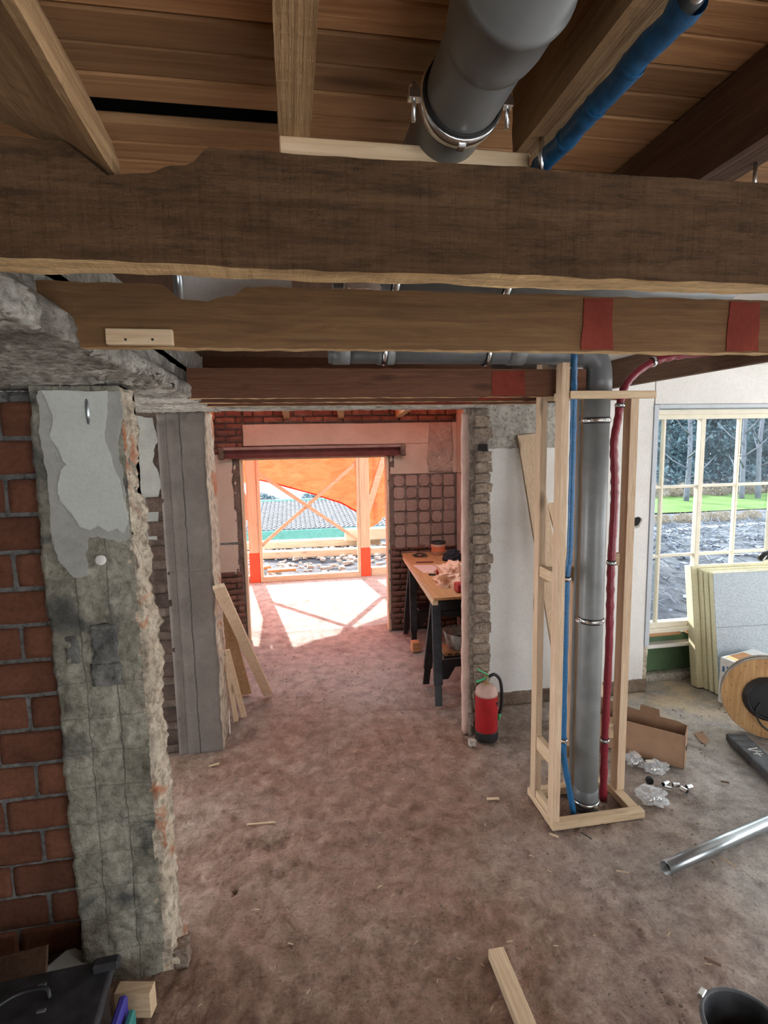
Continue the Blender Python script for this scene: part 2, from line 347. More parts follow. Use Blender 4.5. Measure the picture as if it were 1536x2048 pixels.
# ------------------------------------------------------------------ geometry helpers
class MB:
    def __init__(self): self.v = []; self.f = []
    def add(self, vs, fs, mat=None):
        o = len(self.v)
        self.v += [tuple(mat @ Vector(p)) if mat else tuple(p) for p in vs]
        self.f += [tuple(i+o for i in q) for q in fs]; return self
    def box(self, x0, x1, y0, y1, z0, z1, mat=None):
        vs = [(x, y, z) for x in (x0, x1) for y in (y0, y1) for z in (z0, z1)]
        return self.add(vs, [(0, 1, 3, 2), (4, 6, 7, 5), (0, 4, 5, 1), (2, 3, 7, 6), (0, 2, 6, 4), (1, 5, 7, 3)], mat)
    def prism(self, poly, axis, a, b, mat=None):
        mk = {'X': lambda p, t: (t, p[0], p[1]), 'Y': lambda p, t: (p[0], t, p[1]), 'Z': lambda p, t: (p[0], p[1], t)}[axis]
        n = len(poly); vs = [mk(p, a) for p in poly]+[mk(p, b) for p in poly]
        fs = [tuple(range(n-1, -1, -1)), tuple(range(n, 2*n))]+[(i, (i+1) % n, n+(i+1) % n, n+i) for i in range(n)]
        return self.add(vs, fs, mat)
    def bar(self, a, b, w, h, up=(0, 0, 1)):
        """box of section w x h from a to b"""
        a, b = Vector(a), Vector(b); d = (b-a); L = d.length; d.normalize(); up = Vector(up)
        s = d.cross(up)
        if s.length < 1e-4: s = d.cross(Vector((1, 0, 0)))
        s.normalize(); u = s.cross(d)
        vs = []
        for t in (0, L):
            for i, j in ((-1, -1), (1, -1), (1, 1), (-1, 1)): vs.append(a+d*t+s*(w/2*i)+u*(h/2*j))
        return self.add(vs, [(3, 2, 1, 0), (4, 5, 6, 7), (0, 1, 5, 4), (1, 2, 6, 5), (2, 3, 7, 6), (3, 0, 4, 7)])
    def tube(self, path, r, seg=14, caps=True, inner=0):
        pts = [Vector(p) for p in path]; n = len(pts); rs = r if isinstance(r, (list, tuple)) else [r]*n
        vs = []; pu = None
        for i, p in enumerate(pts):
            d = (pts[min(i+1, n-1)]-pts[max(i-1, 0)]).normalized()
            if pu is None:
                u = d.cross(Vector((0, 0, 1)))
                if u.length < .05: u = d.cross(Vector((0, 1, 0)))
            else: u = pu-d*pu.dot(d)
            u.normalize(); pu = u; w = d.cross(u)
            for k in range(seg):
                a = 2*math.pi*k/seg; vs.append(p+(u*math.cos(a)+w*math.sin(a))*rs[i])
        fs = [(i*seg+k, i*seg+(k+1) % seg, (i+1)*seg+(k+1) % seg, (i+1)*seg+k) for i in range(n-1) for k in range(seg)]
        if caps: fs += [tuple(range(seg-1, -1, -1)), tuple((n-1)*seg+k for k in range(seg))]
        return self.add(vs, fs)
    def lathe(self, prof, c=(0, 0, 0), axis='Z', seg=24, mat=None):
        """profile of (radius, height)"""
        vs = []; n = len(prof)
        for r, h in prof:
            for k in range(seg):
                a = 2*math.pi*k/seg; p = (r*math.cos(a), r*math.sin(a), h)
                p = {'Z': p, 'Y': (p[0], p[2], p[1]), 'X': (p[2], p[0], p[1])}[axis]
                vs.append((p[0]+c[0], p[1]+c[1], p[2]+c[2]))
        fs = [(i*seg+k, i*seg+(k+1) % seg, (i+1)*seg+(k+1) % seg, (i+1)*seg+k) for i in range(n-1) for k in range(seg)]
        loop = prof[0] == prof[-1] or n == 2 or (n == 3 and prof[1][0] > prof[0][0])
        if prof[0][0] > 1e-6 and not loop: fs.append(tuple(range(seg-1, -1, -1)))
        if prof[-1][0] > 1e-6 and not loop: fs.append(tuple((n-1)*seg+k for k in range(seg)))
        return self.add(vs, fs, mat)
    def mesh(self, name, mat, bevel=0, smooth=False, seg=1):
        me = bpy.data.meshes.new(name); me.from_pydata(self.v, [], self.f)
        bm = bmesh.new(); bm.from_mesh(me)
        bmesh.ops.remove_doubles(bm, verts=bm.verts, dist=1e-6)
        bmesh.ops.recalc_face_normals(bm, faces=bm.faces)
        if bevel: bmesh.ops.bevel(bm, geom=list(bm.edges), offset=bevel, segments=seg, affect='EDGES', profile=.5)
        bm.to_mesh(me); bm.free()
        if mat is not None: me.materials.append(mat)
        if smooth: me.polygons.foreach_set('use_smooth', [True]*len(me.polygons))
        return me

def link(name, me, parent=None, loc=None, rot=None, scale=None):
    o = bpy.data.objects.new(name, me); COL.objects.link(o)
    if loc is not None: o.location = loc
    if rot is not None: o.rotation_euler = rot
    if scale is not None: o.scale = scale
    if parent is not None:
        o.parent = parent
        if loc is None: o.matrix_parent_inverse = Matrix.Translation(-Vector(parent_loc(parent)))
    return o
ABS = set()
def parent_loc(p): return tuple(p.location) if p.name in ABS else (0, 0, 0)
def obj(name, mb, mat, parent=None, bevel=0, smooth=False, seg=1):
    return link(name, mb.mesh(name, mat, bevel, smooth, seg), parent)
def tag(o, label, cat, group=None, kind=None):
    o['label'] = label; o['category'] = cat
    if group: o['group'] = group
    if kind: o['kind'] = kind
    return o
def thing(name, label, cat, loc, group=None):
    o = bpy.data.objects.new(name, None); COL.objects.link(o); o.location = loc; ABS.add(o.name); o.empty_display_size = .1
    return tag(o, label, cat, group)
def struct(name, mb_or_none, mat=None, loc=(0, 0, 0), bevel=0):
    if mb_or_none is None:
        o = bpy.data.objects.new(name, None); COL.objects.link(o); o.location = loc; ABS.add(o.name)
    else: o = obj(name, mb_or_none, mat, None, bevel)
    o['kind'] = 'structure'; return o

def fbm(p, f, octv=4, H=.9):
    return noise.fractal(Vector(p)*f, H, 2.0, octv, noise_basis='PERLIN_ORIGINAL')
def grid_box(x0, x1, y0, y1, z0, z1, step):
    """closed box whose six sides are grids; returns MB"""
    nx, ny, nz = [max(1, int(round((b-a)/step))) for a, b in ((x0, x1), (y0, y1), (z0, z1))]
    idx = {}; vs = []; fs = []
    def vid(i, j, k):
        q = (i, j, k)
        if q not in idx:
            idx[q] = len(vs); vs.append((x0+(x1-x0)*i/nx, y0+(y1-y0)*j/ny, z0+(z1-z0)*k/nz))
        return idx[q]
    for k, fl in ((0, 1), (nz, 0)):
        for i in range(nx):
            for j in range(ny):
                q = [vid(i, j, k), vid(i+1, j, k), vid(i+1, j+1, k), vid(i, j+1, k)]; fs.append(q[::-1] if fl else q)
    for j, fl in ((0, 0), (ny, 1)):
        for i in range(nx):
            for k in range(nz):
                q = [vid(i, j, k), vid(i+1, j, k), vid(i+1, j, k+1), vid(i, j, k+1)]; fs.append(q[::-1] if fl else q)
    for i, fl in ((0, 1), (nx, 0)):
        for j in range(ny):
            for k in range(nz):
                q = [vid(i, j, k), vid(i, j+1, k), vid(i, j+1, k+1), vid(i, j, k+1)]; fs.append(q[::-1] if fl else q)
    mb = MB(); mb.v = vs; mb.f = [tuple(q) for q in fs]; return mb
def displace(mb, fn): mb.v = [fn(*p) for p in mb.v]; return mb
def shuffled(seq):
    s = list(seq); random.shuffle(s); return s
def ragged(pts, n=6, amp=.008, seed=0):
    """outline with natural breaks along every edge"""
    rnd = random.Random(seed); out = []
    def sub(a, b, am):
        L = math.hypot(b[0]-a[0], b[1]-a[1])
        if L < .009: out.append(a); return
        k = am*rnd.uniform(-1, 1); m = ((a[0]+b[0])/2-(b[1]-a[1])/L*k, (a[1]+b[1])/2+(b[0]-a[0])/L*k)
        sub(a, m, am*.58); sub(m, b, am*.58)
    for a, b in zip(pts, pts[1:]+pts[:1]): sub(a, b, min(amp, .12*math.hypot(b[0]-a[0], b[1]-a[1])+.001))
    return out

# ================================================================== SETTING
# ---- floor (one relief mesh, fine where the photograph looks at it)
def build_floor():
    def axis(a, b, stops):
        out = [a]; x = a
        while x < b-1e-6:
            st = next(s for lim, s in stops if x < lim-1e-6)
            x = min(x+st, b); out.append(x)
        return np.array(out)
    xs = axis(-3.2, 6.2, [(-1.6, .2), (-1.0, .05), (2.6, .014), (4.2, .03), (9, .25)])
    ys = axis(-3.4, 8.74, [(.8, .2), (1.5, .03), (3.6, .014), (4.6, .022), (6.4, .035), (9, .08)])
    X, Y = np.meshgrid(xs, ys)
    Z = np.zeros_like(X)
    pits = [(*at(540, 1688, Z=0)[:2], .10, .055, .035), (*at(835, 1648, Z=0)[:2], .10, .035, .03), (*at(470, 1776, Z=0)[:2], .02, .02, .04),
            (*at(590, 1800, Z=0)[:2], .03, .015, .015), (.3, 3.0, .2, .1, .01), (1.0, 2.7, .12, .06, .012)]
    for iy in range(len(ys)):
        for ix in range(len(xs)):
            x, y = X[iy, ix], Y[iy, ix]
            fine = -1.5 < x < 4 and .6 < y < 6.2
            if not fine: Z[iy, ix] = -.006; continue
            dirt = min(1, max(.25, 1.25-.5*max(0, x-.6)-.6*max(0, y-3.9)))
            n = noise.noise(Vector((x*2.6, y*2.6, 0)))*.012+noise.noise(Vector((x*8, y*9, 7)))*.007*dirt
            n += fbm((x, y, 3.1), 14, 4)*.010*dirt
            n += abs(noise.noise(Vector((x*34, y*40, 5))))*.012*dirt
            n += noise.noise(Vector((x*4, y*42, 9)))*.0022
            z = min(n, .012)-.014
            for px, py, rx, ry, d in pits:
                q = ((x-px)/rx)**2+((y-py)/ry)**2
                if q < 2.2: z -= d*math.exp(-q*1.6)*(.7+.6*noise.noise(Vector((x*30, y*30, 2))))
            # broken edge where the back room's screed starts
            yc = 3.70+.05*noise.noise(Vector((x*3, 0, 1)))+.03*noise.noise(Vector((x*13, 0, 4)))
            if -.56 < x < 1.25 and abs(y-yc) < .06: z -= .02*math.exp(-((y-yc)/.022)**2)*(.6+.7*abs(noise.noise(Vector((x*7, 1, 1)))))
            Z[iy, ix] = z
    ny, nx = X.shape
    v = np.stack([X, Y, Z], -1).reshape(-1, 3)
    i = np.arange(ny*nx).reshape(ny, nx)
    f = np.stack([i[:-1, :-1], i[:-1, 1:], i[1:, 1:], i[1:, :-1]], -1).reshape(-1, 4)
    cx = v[f].mean(1); f = f[~((cx[:, 0] > 2.6) & (cx[:, 1] > 4.43))]
    used = np.unique(f); mp = np.full(len(v), -1); mp[used] = np.arange(len(used)); v = v[used]; f = mp[f]
    me = bpy.data.meshes.new('floor'); me.from_pydata(v.tolist(), [], f.tolist()); me.materials.append(M['floor'])
    me.polygons.foreach_set('use_smooth', [True]*len(me.polygons))
    o = link('floor', me); o['kind'] = 'structure'; return o
FLOOR = build_floor()

# ---- ceiling: boards one by one where they show, plain slab above
ceil = struct('ceiling', None, loc=(0, 0, 2.72))
obj('roof_slab', MB().box(-3.2, 6.2, -3.4, 4.16, 2.76, 2.86), M['void_shade'], ceil)
_y = .10
rnd = random.Random(3)
while _y < 1.34:
    w = .0605
    if abs(_y-(.10+14*.0605)) < .01:   # the open slot left of the middle joist
        segs = [(.02, 1.62)]
    else:
        j = rnd.choice([None, .02, .5, None]); segs = [(-3.1, 1.62)] if j is None else [(-3.1, j), (j, 1.62)]
    for x0, x1 in segs:
        dz = rnd.uniform(0, .003)
        obj('ceiling_board', MB().box(x0+.0008, x1-.0008, _y+.0013, _y+w-.0013, 2.665+dz, 2.685), M['plank'], ceil, bevel=.003)
    _y += w
obj('ceiling_board', MB().box(-3.1, 1.62, 1.35, 3.55, 2.685, 2.70), M['joist_dark'], ceil)
obj('ceiling_board', MB().box(-3.1, 6.1, -3.3, .095, 2.685, 2.70), M['joist_dark'], ceil)
obj('plaster_field', MB().box(1.64, 6.1, .1, 4.06, 2.727, 2.745), M['plaster_white'], ceil)

# ---- left wall of hollow clay blocks
WL = 2.262
wl = struct('wall_left', None, loc=(-1.5, WL, 0))
displace_v = lambda mb, a, f: displace(mb, lambda x, y, z: (x, y+a*fbm((x, y, z), f), z))
g = grid_box(-3.1, -.80, WL-.014, WL+.11, 0, 2.36, .03)
displace(g, lambda x, y, z: (x, y+(.006*fbm((x, z, 1), 22) if y < WL+.03 else 0), z))
obj('mortar_bed', g, M['mortar_dark'], wl, smooth=True)
rnd = random.Random(11)
def rough_brick(L, D, H, seed, amp=.004, step=.03):
    g = grid_box(-L/2, L/2, -D/2, D/2, -H/2, H/2, step); s = Vector((seed*3.1, seed*1.7, 0))
    def fn(x, y, z):
        n = noise.noise_vector(Vector((x, y, z))*14+s)
        ex = max(abs(x)/(L/2), 0); ez = abs(z)/(H/2)
        rr = 1-.02*(ex**6)*(ez**6)
        return (x*rr+n.x*amp*.6, y+n.y*amp, z*rr+n.z*amp*.6)
    return displace(g, fn)
blk = [rough_brick(.225, .05, .124, k, .0035, .022).mesh('brick', M['brick_big'], smooth=True) for k in range(5)]
half = [rough_brick(.10, .05, .128, k+9, .0035, .022).mesh('brick', M['brick_big'], smooth=True) for k in range(2)]
zc = 1.692; rows = [zc+k*.142 for k in range(-11, 5)]
for ri, z in enumerate(rows):
    k = ri-11
    if z > 2.33 or z < .06: continue
    right = -1.052 if k % 2 == 0 else -.936
    if k % 2 == 0:   # partial block running in behind the pier
        link('brick', rnd.choice(blk), wl, ((-1.042+.114)+1.5, rnd.uniform(-.002, .003), z))
    x = right-.012-.114+.006
    while x > -2.2:
        link('brick', rnd.choice(blk), wl, (x+1.5, rnd.uniform(-.003, .004), z+rnd.uniform(-.002, .002)), (0, rnd.uniform(-.008, .008), rnd.uniform(-.012, .012)))
        x -= .24

# ---- front pier: plaster over rough board-cast concrete
pil = thing('pillar', 'broken plaster-faced concrete pillar in the left foreground beside the clay brick wall', 'pillar', (-.74, 2.22, 0))
g = grid_box(-.905, -.567, 2.145, 2.33, -.02, 2.37, .0125)
JX = (-.80, -.69)
def pier_fn(x, y, z):
    n = noise.noise_vector(Vector((x, y, z))*9); m = noise.noise_vector(Vector((x, y, z))*30+Vector((5, 0, 0)))
    front = max(0, 1-(y-2.145)/.03); side = max(0, 1-(-.567-x)/.03); left = max(0, 1-(x+.905)/.03)
    low = 1 if z < 1.80 else .35
    dx = dy = 0
    w = noise.noise(Vector((x, y, z))*62)
    dy += front*low*(n.y*.011+m.y*.010+w*.006)
    for k, jx in enumerate(JX):
        q = abs(x-jx-.004*n.z)
        if q < .012 and z < 1.35: dy += front*.007*(1-q/.012)
    zz = (z*7.1) % 1.0
    if min(zz, 1-zz) < .09 and z < 1.6: dy += front*.004*(.5+n.x)
    # a gouge and a darker recess half way
    dy += front*.02*math.exp(-((x+.75)/.07)**2-((z-1.28)/.05)**2)
    dx += side*(n.x*.018+m.x*.018+w*.010)
    if z > 1.45: dx -= side*(.02+.012*n.y)*min(1, (z-1.45)*5)
    if z > 1.75: dx -= side*.018*min(1, (z-1.75)*3)
    dx += left*(n.x*.012+m.x*.006)
    if z < .09 and side > .2: dx += side*.03*(1-z/.09)
    return (x+dx, y+dy, z)
displace(g, pier_fn)
me = g.mesh('core', M['conc_pale'], smooth=True)
me.materials.append(M['rub_side'])
for p in me.polygons:
    if p.center.x > -.612 and p.normal.x > .35 or (p.center.x > -.598): p.material_index = 1
link('core', me, pil)
def slab(name, pts, y, th, mat, parent, seed, amp=.006, n=None, bev=.0015):
    mb = MB().prism(ragged(pts, n, amp, seed), 'Y', y-th, y+.012)
    return obj(name, mb, mat, parent)
def pl(pts, Y): return [(at(px, py, Y=Y).x, at(px, py, Y=Y).z) for px, py in pts]
slab('base_coat', pl([(76, 782), (240, 782), (242, 850), (236, 900), (244, 960), (258, 1030), (262, 1075), (240, 1085), (214, 1078), (178, 1072), (170, 1110), (176, 1150), (150, 1155), (118, 1120), (104, 1080), (98, 1000), (86, 900), (80, 830)], 2.14), 2.14, .004, M['plaster_coat'], pil, 5, .008)
slab('plaster', pl([(84, 781), (214, 781), (212, 840), (210, 880), (226, 930), (240, 960), (250, 1010), (256, 1040), (250, 1066), (236, 1056), (216, 1064), (196, 1050), (180, 1060), (160, 1054), (146, 1030), (120, 1000), (116, 985), (122, 940), (134, 930), (124, 915), (112, 890), (100, 870), (106, 845), (104, 825), (96, 805)], 2.135), 2.135, .004, M['plaster_grn'], pil, 8, .004)
o = obj('cover_plate', MB().lathe([(0, 0), (.0165, 0), (.019, -.002), (.019, -.010), (.017, -.012), (0, -.0125)], (-.706, 2.137, 1.740), 'Y', 28), M['plaster_white'], pil, smooth=True)
o['label'] = 'round white cover disc'
obj('conduit', MB().tube([(-.709, 2.139, 2.325), (-.708, 2.133, 2.30), (-.708, 2.132, 2.27), (-.709, 2.138, 2.235)], .008, 10), M['grey_pipe'], pil, smooth=True)
obj('broken_toe', displace(grid_box(-.56, -.505, 2.15, 2.22, -.01, .075, .012), lambda x, y, z: (x+.01*noise.noise(Vector((x, y, z))*30), y, z+.012*noise.noise(Vector((x, y, z))*25+Vector((3, 0, 0))))), M['brick_pier'], pil, smooth=True)

for k, (x0, y0, x1, y1) in enumerate(((129, 1275, 160, 1325), (180, 1252, 238, 1325), (180, 1330, 244, 1368))):
    a = at(x0, y0, Y=2.14); b = at(x1, y1, Y=2.14); g = grid_box(min(a.x, b.x), max(a.x, b.x), 2.137, 2.165, min(a.z, b.z), max(a.z, b.z), .011)
    o = obj('exposed_brick', displace(g, lambda x, y, z: (x+.008*noise.noise(Vector((x, y, z))*35), y+(.008*noise.noise(Vector((x, z, k))*30) if y < 2.15 else 0), z+.008*noise.noise(Vector((z, x, y))*35))), M['dark_brick'], pil, smooth=True); o['label'] = 'dark grey exposed brick'
# ---- second pier
pil2 = thing('pillar', 'smooth grey concrete pillar behind the plastered one, left of the back room opening', 'pillar', (-.71, 4.0, 0))
g = grid_box(-.858, -.566, 3.822, 4.24, -.02, 2.372, .02)
def pier2(x, y, z):
    n = noise.noise_vector(Vector((x, y, z))*16); m = noise.noise_vector(Vector((x, y, z))*5)
    side = max(0, 1-(-.566-x)/.03); front = max(0, 1-(y-3.822)/.03)
    dx = side*(n.x*.010+m.x*.012+.012) if y > 3.83 or True else 0
    dy = front*n.y*.0015
    for jx in (-.80, -.712):
        q = abs(x-jx-.003*m.z)
        if q < .008: dy += front*.006
    if abs(z-1.30) < .012: dy += front*.004
    if z > 2.31: dy += front*.02*abs(n.y)*1.5
    return (x+dx*.8, y+dy, z)
displace(g, pier2); me = g.mesh('core', M['conc_grey'], smooth=True); me.materials.append(M['rub_side'])
for p in me.polygons:
    if p.center.x > -.585 and p.normal.x > .3: p.material_index = 1
link('core', me, pil2)
wm = struct('wall_passage', displace(grid_box(-1.25, -.858, 3.85, 3.98, 0, 2.37, .03), lambda x, y, z: (x, y+.008*fbm((x, y, z), 14) if y < 3.9 else y, z)), M['mortar_old'])
slab('plaster', pl([(270, 830), (306, 836), (312, 862), (318, 880), (308, 900), (306, 925), (318, 945), (322, 975), (318, 1000), (314, 1080), (270, 1080)], 3.845), 3.845, .008, M['plaster_coat'], wm, 21, .006)
rnd = random.Random(5)
for k in range(11):
    z = .12+k*.165
    obj('brick', rough_brick(.11, .05, .07, k+40, .006, .02) and displace(rough_brick(.12, .05, .10, k+40, .008, .02), lambda x, y, z2, zz=z: (x-.90, y+3.85, z2+zz)), M['passage_brick'], wm, smooth=True)

# ---- concrete beam over both piers
cb = thing('concrete_beam', 'rough board-marked concrete beam resting across the two left pillars', 'beam', (-.7, 2.2, 2.37))
g = grid_box(-1.75, -.45, .80, 3.86, 2.372, 2.53, .0115)
def cbf(x, y, z):
    n = noise.noise_vector(Vector((x*6, y*9, z*9))); m = noise.noise_vector(Vector((x*18, y*30, z*30)))
    bot = max(0, 1-(z-2.372)/.03); side = max(0, 1-(-.45-x)/.03)
    u = (z-2.43)/.10
    if u > 0: x -= side*.13*u
    w = noise.noise(Vector((x*55, y*60, z*60)))
    dz = bot*(abs(n.z)*.004+abs(m.z)*.006+w*.009+.005*noise.noise(Vector((x*2.5, y*60, 0))))
    spall = math.exp(-((y-2.12)/.22)**2)*max(0, 1-(-.45-x)/.28)
    dz += bot*spall*(.02+.05*abs(m.x)+.02*w); dx = side*(n.x*.004+m.x*.008+w*.012)-side*spall*.03*abs(m.y)
    return (x+dx, y, z+dz)
obj('core', displace(g, cbf), M['conc_beam'], cb, smooth=True)
struct('wall_left_upper', displace(grid_box(-1.75, -.52, .82, 3.86, 2.465, 2.70, .05), lambda x, y, z: (x+.012*fbm((x, y, z), 9), y, z)), M['conc_beam'])
hd = thing('concrete_lintel', 'rough concrete lintel over the wide opening to the back room', 'lintel', (.3, 3.72, 2.37))
g = grid_box(-.46, 1.36, 3.60, 3.85, 2.372, 2.56, .024)
displace(g, lambda x, y, z: (x, y+(.008*fbm((x, y, z), 14) if y < 3.62 else 0), z+(.014*abs(fbm((x, y, z), 11)) if z < 2.38 else 0)))
obj('core', g, M['conc_beam'], hd, smooth=True)

struct('wall_over_lintel', MB().box(-1.25, 1.36, 3.62, 3.85, 2.55, 2.77), M['beam_red'])
# ---- brick pier right of the opening
pr = thing('brick_pillar', 'narrow broken brick pillar beside the red fire extinguisher', 'pillar', (1.28, 3.8, 0))
g = grid_box(1.225, 1.362, 3.70, 3.765, -.02, 2.375, .02)
obj('mortar_core', displace(g, lambda x, y, z: (x+.010*fbm((x, y, z), 16), y-.022+.014*fbm((x, y, z), 14), z)), M['pier_mortar'], pr, smooth=True)
g = grid_box(1.188, 1.247, 3.705, 3.765, -.02, 2.34, .02)
o = obj('jamb_plaster', displace(g, lambda x, y, z: (x+(.006*fbm((x, y, z), 9)), y+.006*fbm((y, x, z), 9), z)), M['plaster_jamb'], pr, smooth=True)
o['label'] = 'pinkish plastered jamb edge'
rnd = random.Random(8); z = .05; k = 0
while z < 2.30:
    h = rnd.uniform(.066, .082); k += 1
    if not (2.08 < z < 2.13):
        w = rnd.uniform(.105, .128)
        g = rough_brick(w, .075, h-.008, k, .017, .013); cx = 1.312+rnd.uniform(-.004, .010); cy = 3.70+rnd.uniform(-.012, .008)
        obj('brick', displace(g, lambda x, y, zz, cx=cx, cy=cy, cz=z+h/2: (x+cx, y+cy, zz+cz)), M['brick_pier'], pr, smooth=True)
    z += h
obj('pocket', MB().box(1.285, 1.345, 3.655, 3.70, 2.075, 2.125), M['void_shade'], pr)

# ---- white plastered wall and window
ww = struct('wall_back', None, loc=(2.2, 4.1, 0))
obj('pier_tail', MB().box(1.325, 1.362, 3.76, 4.09, 0, 2.37), M['mortar_old'], ww)
obj('masonry', MB().box(1.33, 2.893, 4.085, 4.155, .02, 2.76), M['mortar_old'], ww)
obj('plaster', MB().prism(ragged([(1.49, .10), (2.893, .06), (2.893, 2.10), (2.893, 2.41), (2.893, 2.70), (2.055, 2.70), (2.055, 2.10), (1.50, 2.09)], None, .004, 3), 'Y', 4.062, 4.086), M['plaster_white'], ww)
obj('plaster_over_window', MB().box(2.905, 6.1, 4.062, 4.155, 2.415, 2.76), M['plaster_white'], ww)
obj('right_return', MB().box(4.95, 6.1, 4.062, 4.155, 0, 2.415), M['plaster_white'], ww)
g = grid_box(1.385, 2.05, 4.035, 4.09, 2.09, 2.43, .022)
o = obj('concrete_stub', displace(g, lambda x, y, z: (x+(.012*fbm((y, x, z), 12) if x < 1.4 or x > 2.03 else 0), y+.010*fbm((x, y, z), 13), z+(.012*fbm((x, z, y), 16) if z < 2.11 else 0))), M['stub'], ww, smooth=True)
o['label'] = 'raw concrete bearing block'
g = grid_box(1.37, 2.92, 4.045, 4.09, -.01, .10, .022)
obj('rough_footing', displace(g, lambda x, y, z: (x, y+.014*fbm((x, y, z), 9), z+(.012*fbm((x, 1, z), 9) if z > .08 else 0))), M['mud'], ww, smooth=True)
g = grid_box(2.895, 2.935, 4.07, 4.16, 0, .40, .012)
o = obj('broken_corner', displace(g, lambda x, y, z: (x+.006*fbm((x, y, z), 22), y+.007*fbm((y, x, z), 25), z)), M['rub_side'], ww, smooth=True)
hl = at(1273, 1043, Y=4.06)
pts = [(hl.x+.036*(1+.25*math.sin(3*a))*math.cos(a), hl.z+.042*(1+.2*math.sin(2*a+1))*math.sin(a)) for a in [k*math.pi/9 for k in range(18)]]
obj('broken_hole', MB().prism(pts, 'Y', 4.0605, 4.075), M['void_shade'], ww)
pts2 = [(hl.x+(x-hl.x)*1.35, hl.z+(z-hl.z)*1.3-.01) for x, z in pts]
obj('chipped_edge', MB().prism(ragged(pts2, 2, .005, 4), 'Y', 4.0612, 4.076), M['stub'], ww)

# window: grey outer frame, cream sashes, real panes
WY = 4.215
win = struct('window_1', None, loc=(3.9, WY, 0))
def wb_(name, x0, x1, z0, z1, mat, y0=WY-.03, y1=WY+.03, bev=.003): return obj(name, MB().box(x0, x1, y0, y1, z0, z1), M[mat], win, bevel=bev)
wb_('outer_frame', 2.895, 2.938, .385, 2.41, 'win_grey', 4.054, WY+.05)
wb_('outer_frame', 2.938, 4.95, 2.382, 2.412, 'win_grey', 4.054, WY+.05)
wb_('side_post', 2.955, 2.995, .50, 2.375, 'win_wood', WY-.045)
wb_('side_post', 4.90, 4.95, .50, 2.375, 'win_wood', WY-.045)
wb_('top_rail', 2.995, 4.90, 2.335, 2.375, 'win_wood', WY-.05)
wb_('top_sash_rail', 2.995, 4.90, 2.297, 2.335, 'win_wood', WY-.03)
wb_('bottom_rail', 2.955, 4.95, .50, .545, 'win_wood', WY-.045)
wb_('sill_board', 2.94, 4.95, .462, .50, 'win_wood', WY-.075, WY+.06)
CX = [2.995, 3.100, 3.452, 3.822, 4.190, 4.560, 4.90]; RZ = [.545, 1.130, 1.728, 2.297]
for k, x in enumerate(CX[1:-1]):
    w = .022 if k % 2 == 1 else .011
    wb_('mullion' if w > .02 else 'glazing_bar', x-w, x+w, .545, 2.297, 'win_wood', WY-(.035 if w > .02 else .02), WY+.02)
for i in range(6):
    for z in RZ[1:3]:
        wb_('glazing_bar', CX[i]+.010, CX[i+1]-.010, z-.011, z+.011, 'win_wood', WY-.018, WY+.02)
    for j in range(3):
        obj('pane', MB().box(CX[i]+.008, CX[i+1]-.008, WY+.002, WY+.006, RZ[j]+.008, RZ[j+1]-.008), M['glass'], win)
o = obj('sill_strip', MB().box(2.94, 3.34, WY-.03, WY+.04, .415, .46), M['orange_wood'], win, bevel=.003); o['label'] = 'bare orange-brown sill timber'
o = obj('sill_strip', MB().box(3.41, 4.9, WY-.03, WY+.04, .415, .46), M['orange_wood'], win, bevel=.003); o['label'] = 'bare orange-brown sill timber'
pw = struct('wall_parapet', None, loc=(3.9, 4.3, 0))
g = grid_box(2.9, 4.95, 4.285, 4.42, .0, .31, .03)
obj('green_face', displace(g, lambda x, y, z: (x, y+.004*fbm((x, y, z), 8), z)), M['parapet'], pw, smooth=True)
obj('sill_ledge', MB().box(2.9, 4.95, 4.17, 4.42, .31, .345), M['plaster_white'], pw, bevel=.006)
obj('back_upstand', MB().box(2.9, 4.95, 4.245, 4.42, .345, .415), M['parapet'], pw)
obj('floor_skirt', displace(grid_box(2.9, 4.95, 4.20, 4.29, -.02, .055, .03), lambda x, y, z: (x, y+(.03*fbm((x, 1, 1), 4) if y < 4.25 else 0), z)), M['stub'], pw, smooth=True)

# ---- back room shell
FY = 6.03
wf = struct('wall_far', None, loc=(.5, FY+.1, 0))
MBW = [(-1.2, -.545, 0, 2.62), (1.065, 2.0, 0, 2.62), (-.545, 1.065, 2.005, 2.62)]
for k, (a, b, c, d) in enumerate(MBW): obj('mortar_bed', MB().box(a, b, FY+.014, FY+.27, c, d), M['mortar_old'], wf)
brk = [rough_brick(.20, .03, .054, k+70, .003, .03).mesh('brick', M['brick_old'], smooth=True) for k in range(5)]
brh = [rough_brick(.095, .03, .054, k+80, .003, .03).mesh('brick', M['brick_old'], smooth=True) for k in range(3)]
rnd = random.Random(17)
def far_bricks(x0, x1, z0, z1):
    r0 = int(z0/.066)
    for r in range(r0, int(z1/.066)+1):
        z = r*.066+.033
        if z < z0 or z > z1: continue
        x = x0-(.105 if r % 2 else 0)
        while x < x1-.04:
            a, b = max(x, x0), min(x+.2, x1)
            L = b-a
            if L > .17: link('brick', rnd.choice(brk), wf, (a+L/2-.5, -.1+rnd.uniform(-.003, .003), z), (0, rnd.uniform(-.02, .02), 0))
            elif L > .06: link('brick', rnd.choice(brh), wf, (a+L/2-.5, -.1+rnd.uniform(-.003, .003), z), None, (L/.1, 1, 1))
            x += .21
far_bricks(-.98, -.50, 2.02, 2.56); far_bricks(-.48, 1.98, 2.37, 2.56)
far_bricks(-.95, -.57, .02, .76); far_bricks(1.08, 1.84, .02, .96)
slab('plaster', [(-1.0, .76), (-.60, .76), (-.60, 1.085), (-1.0, 1.085)], FY+.004, .012, M['plaster_pink'], wf, 31, .006)
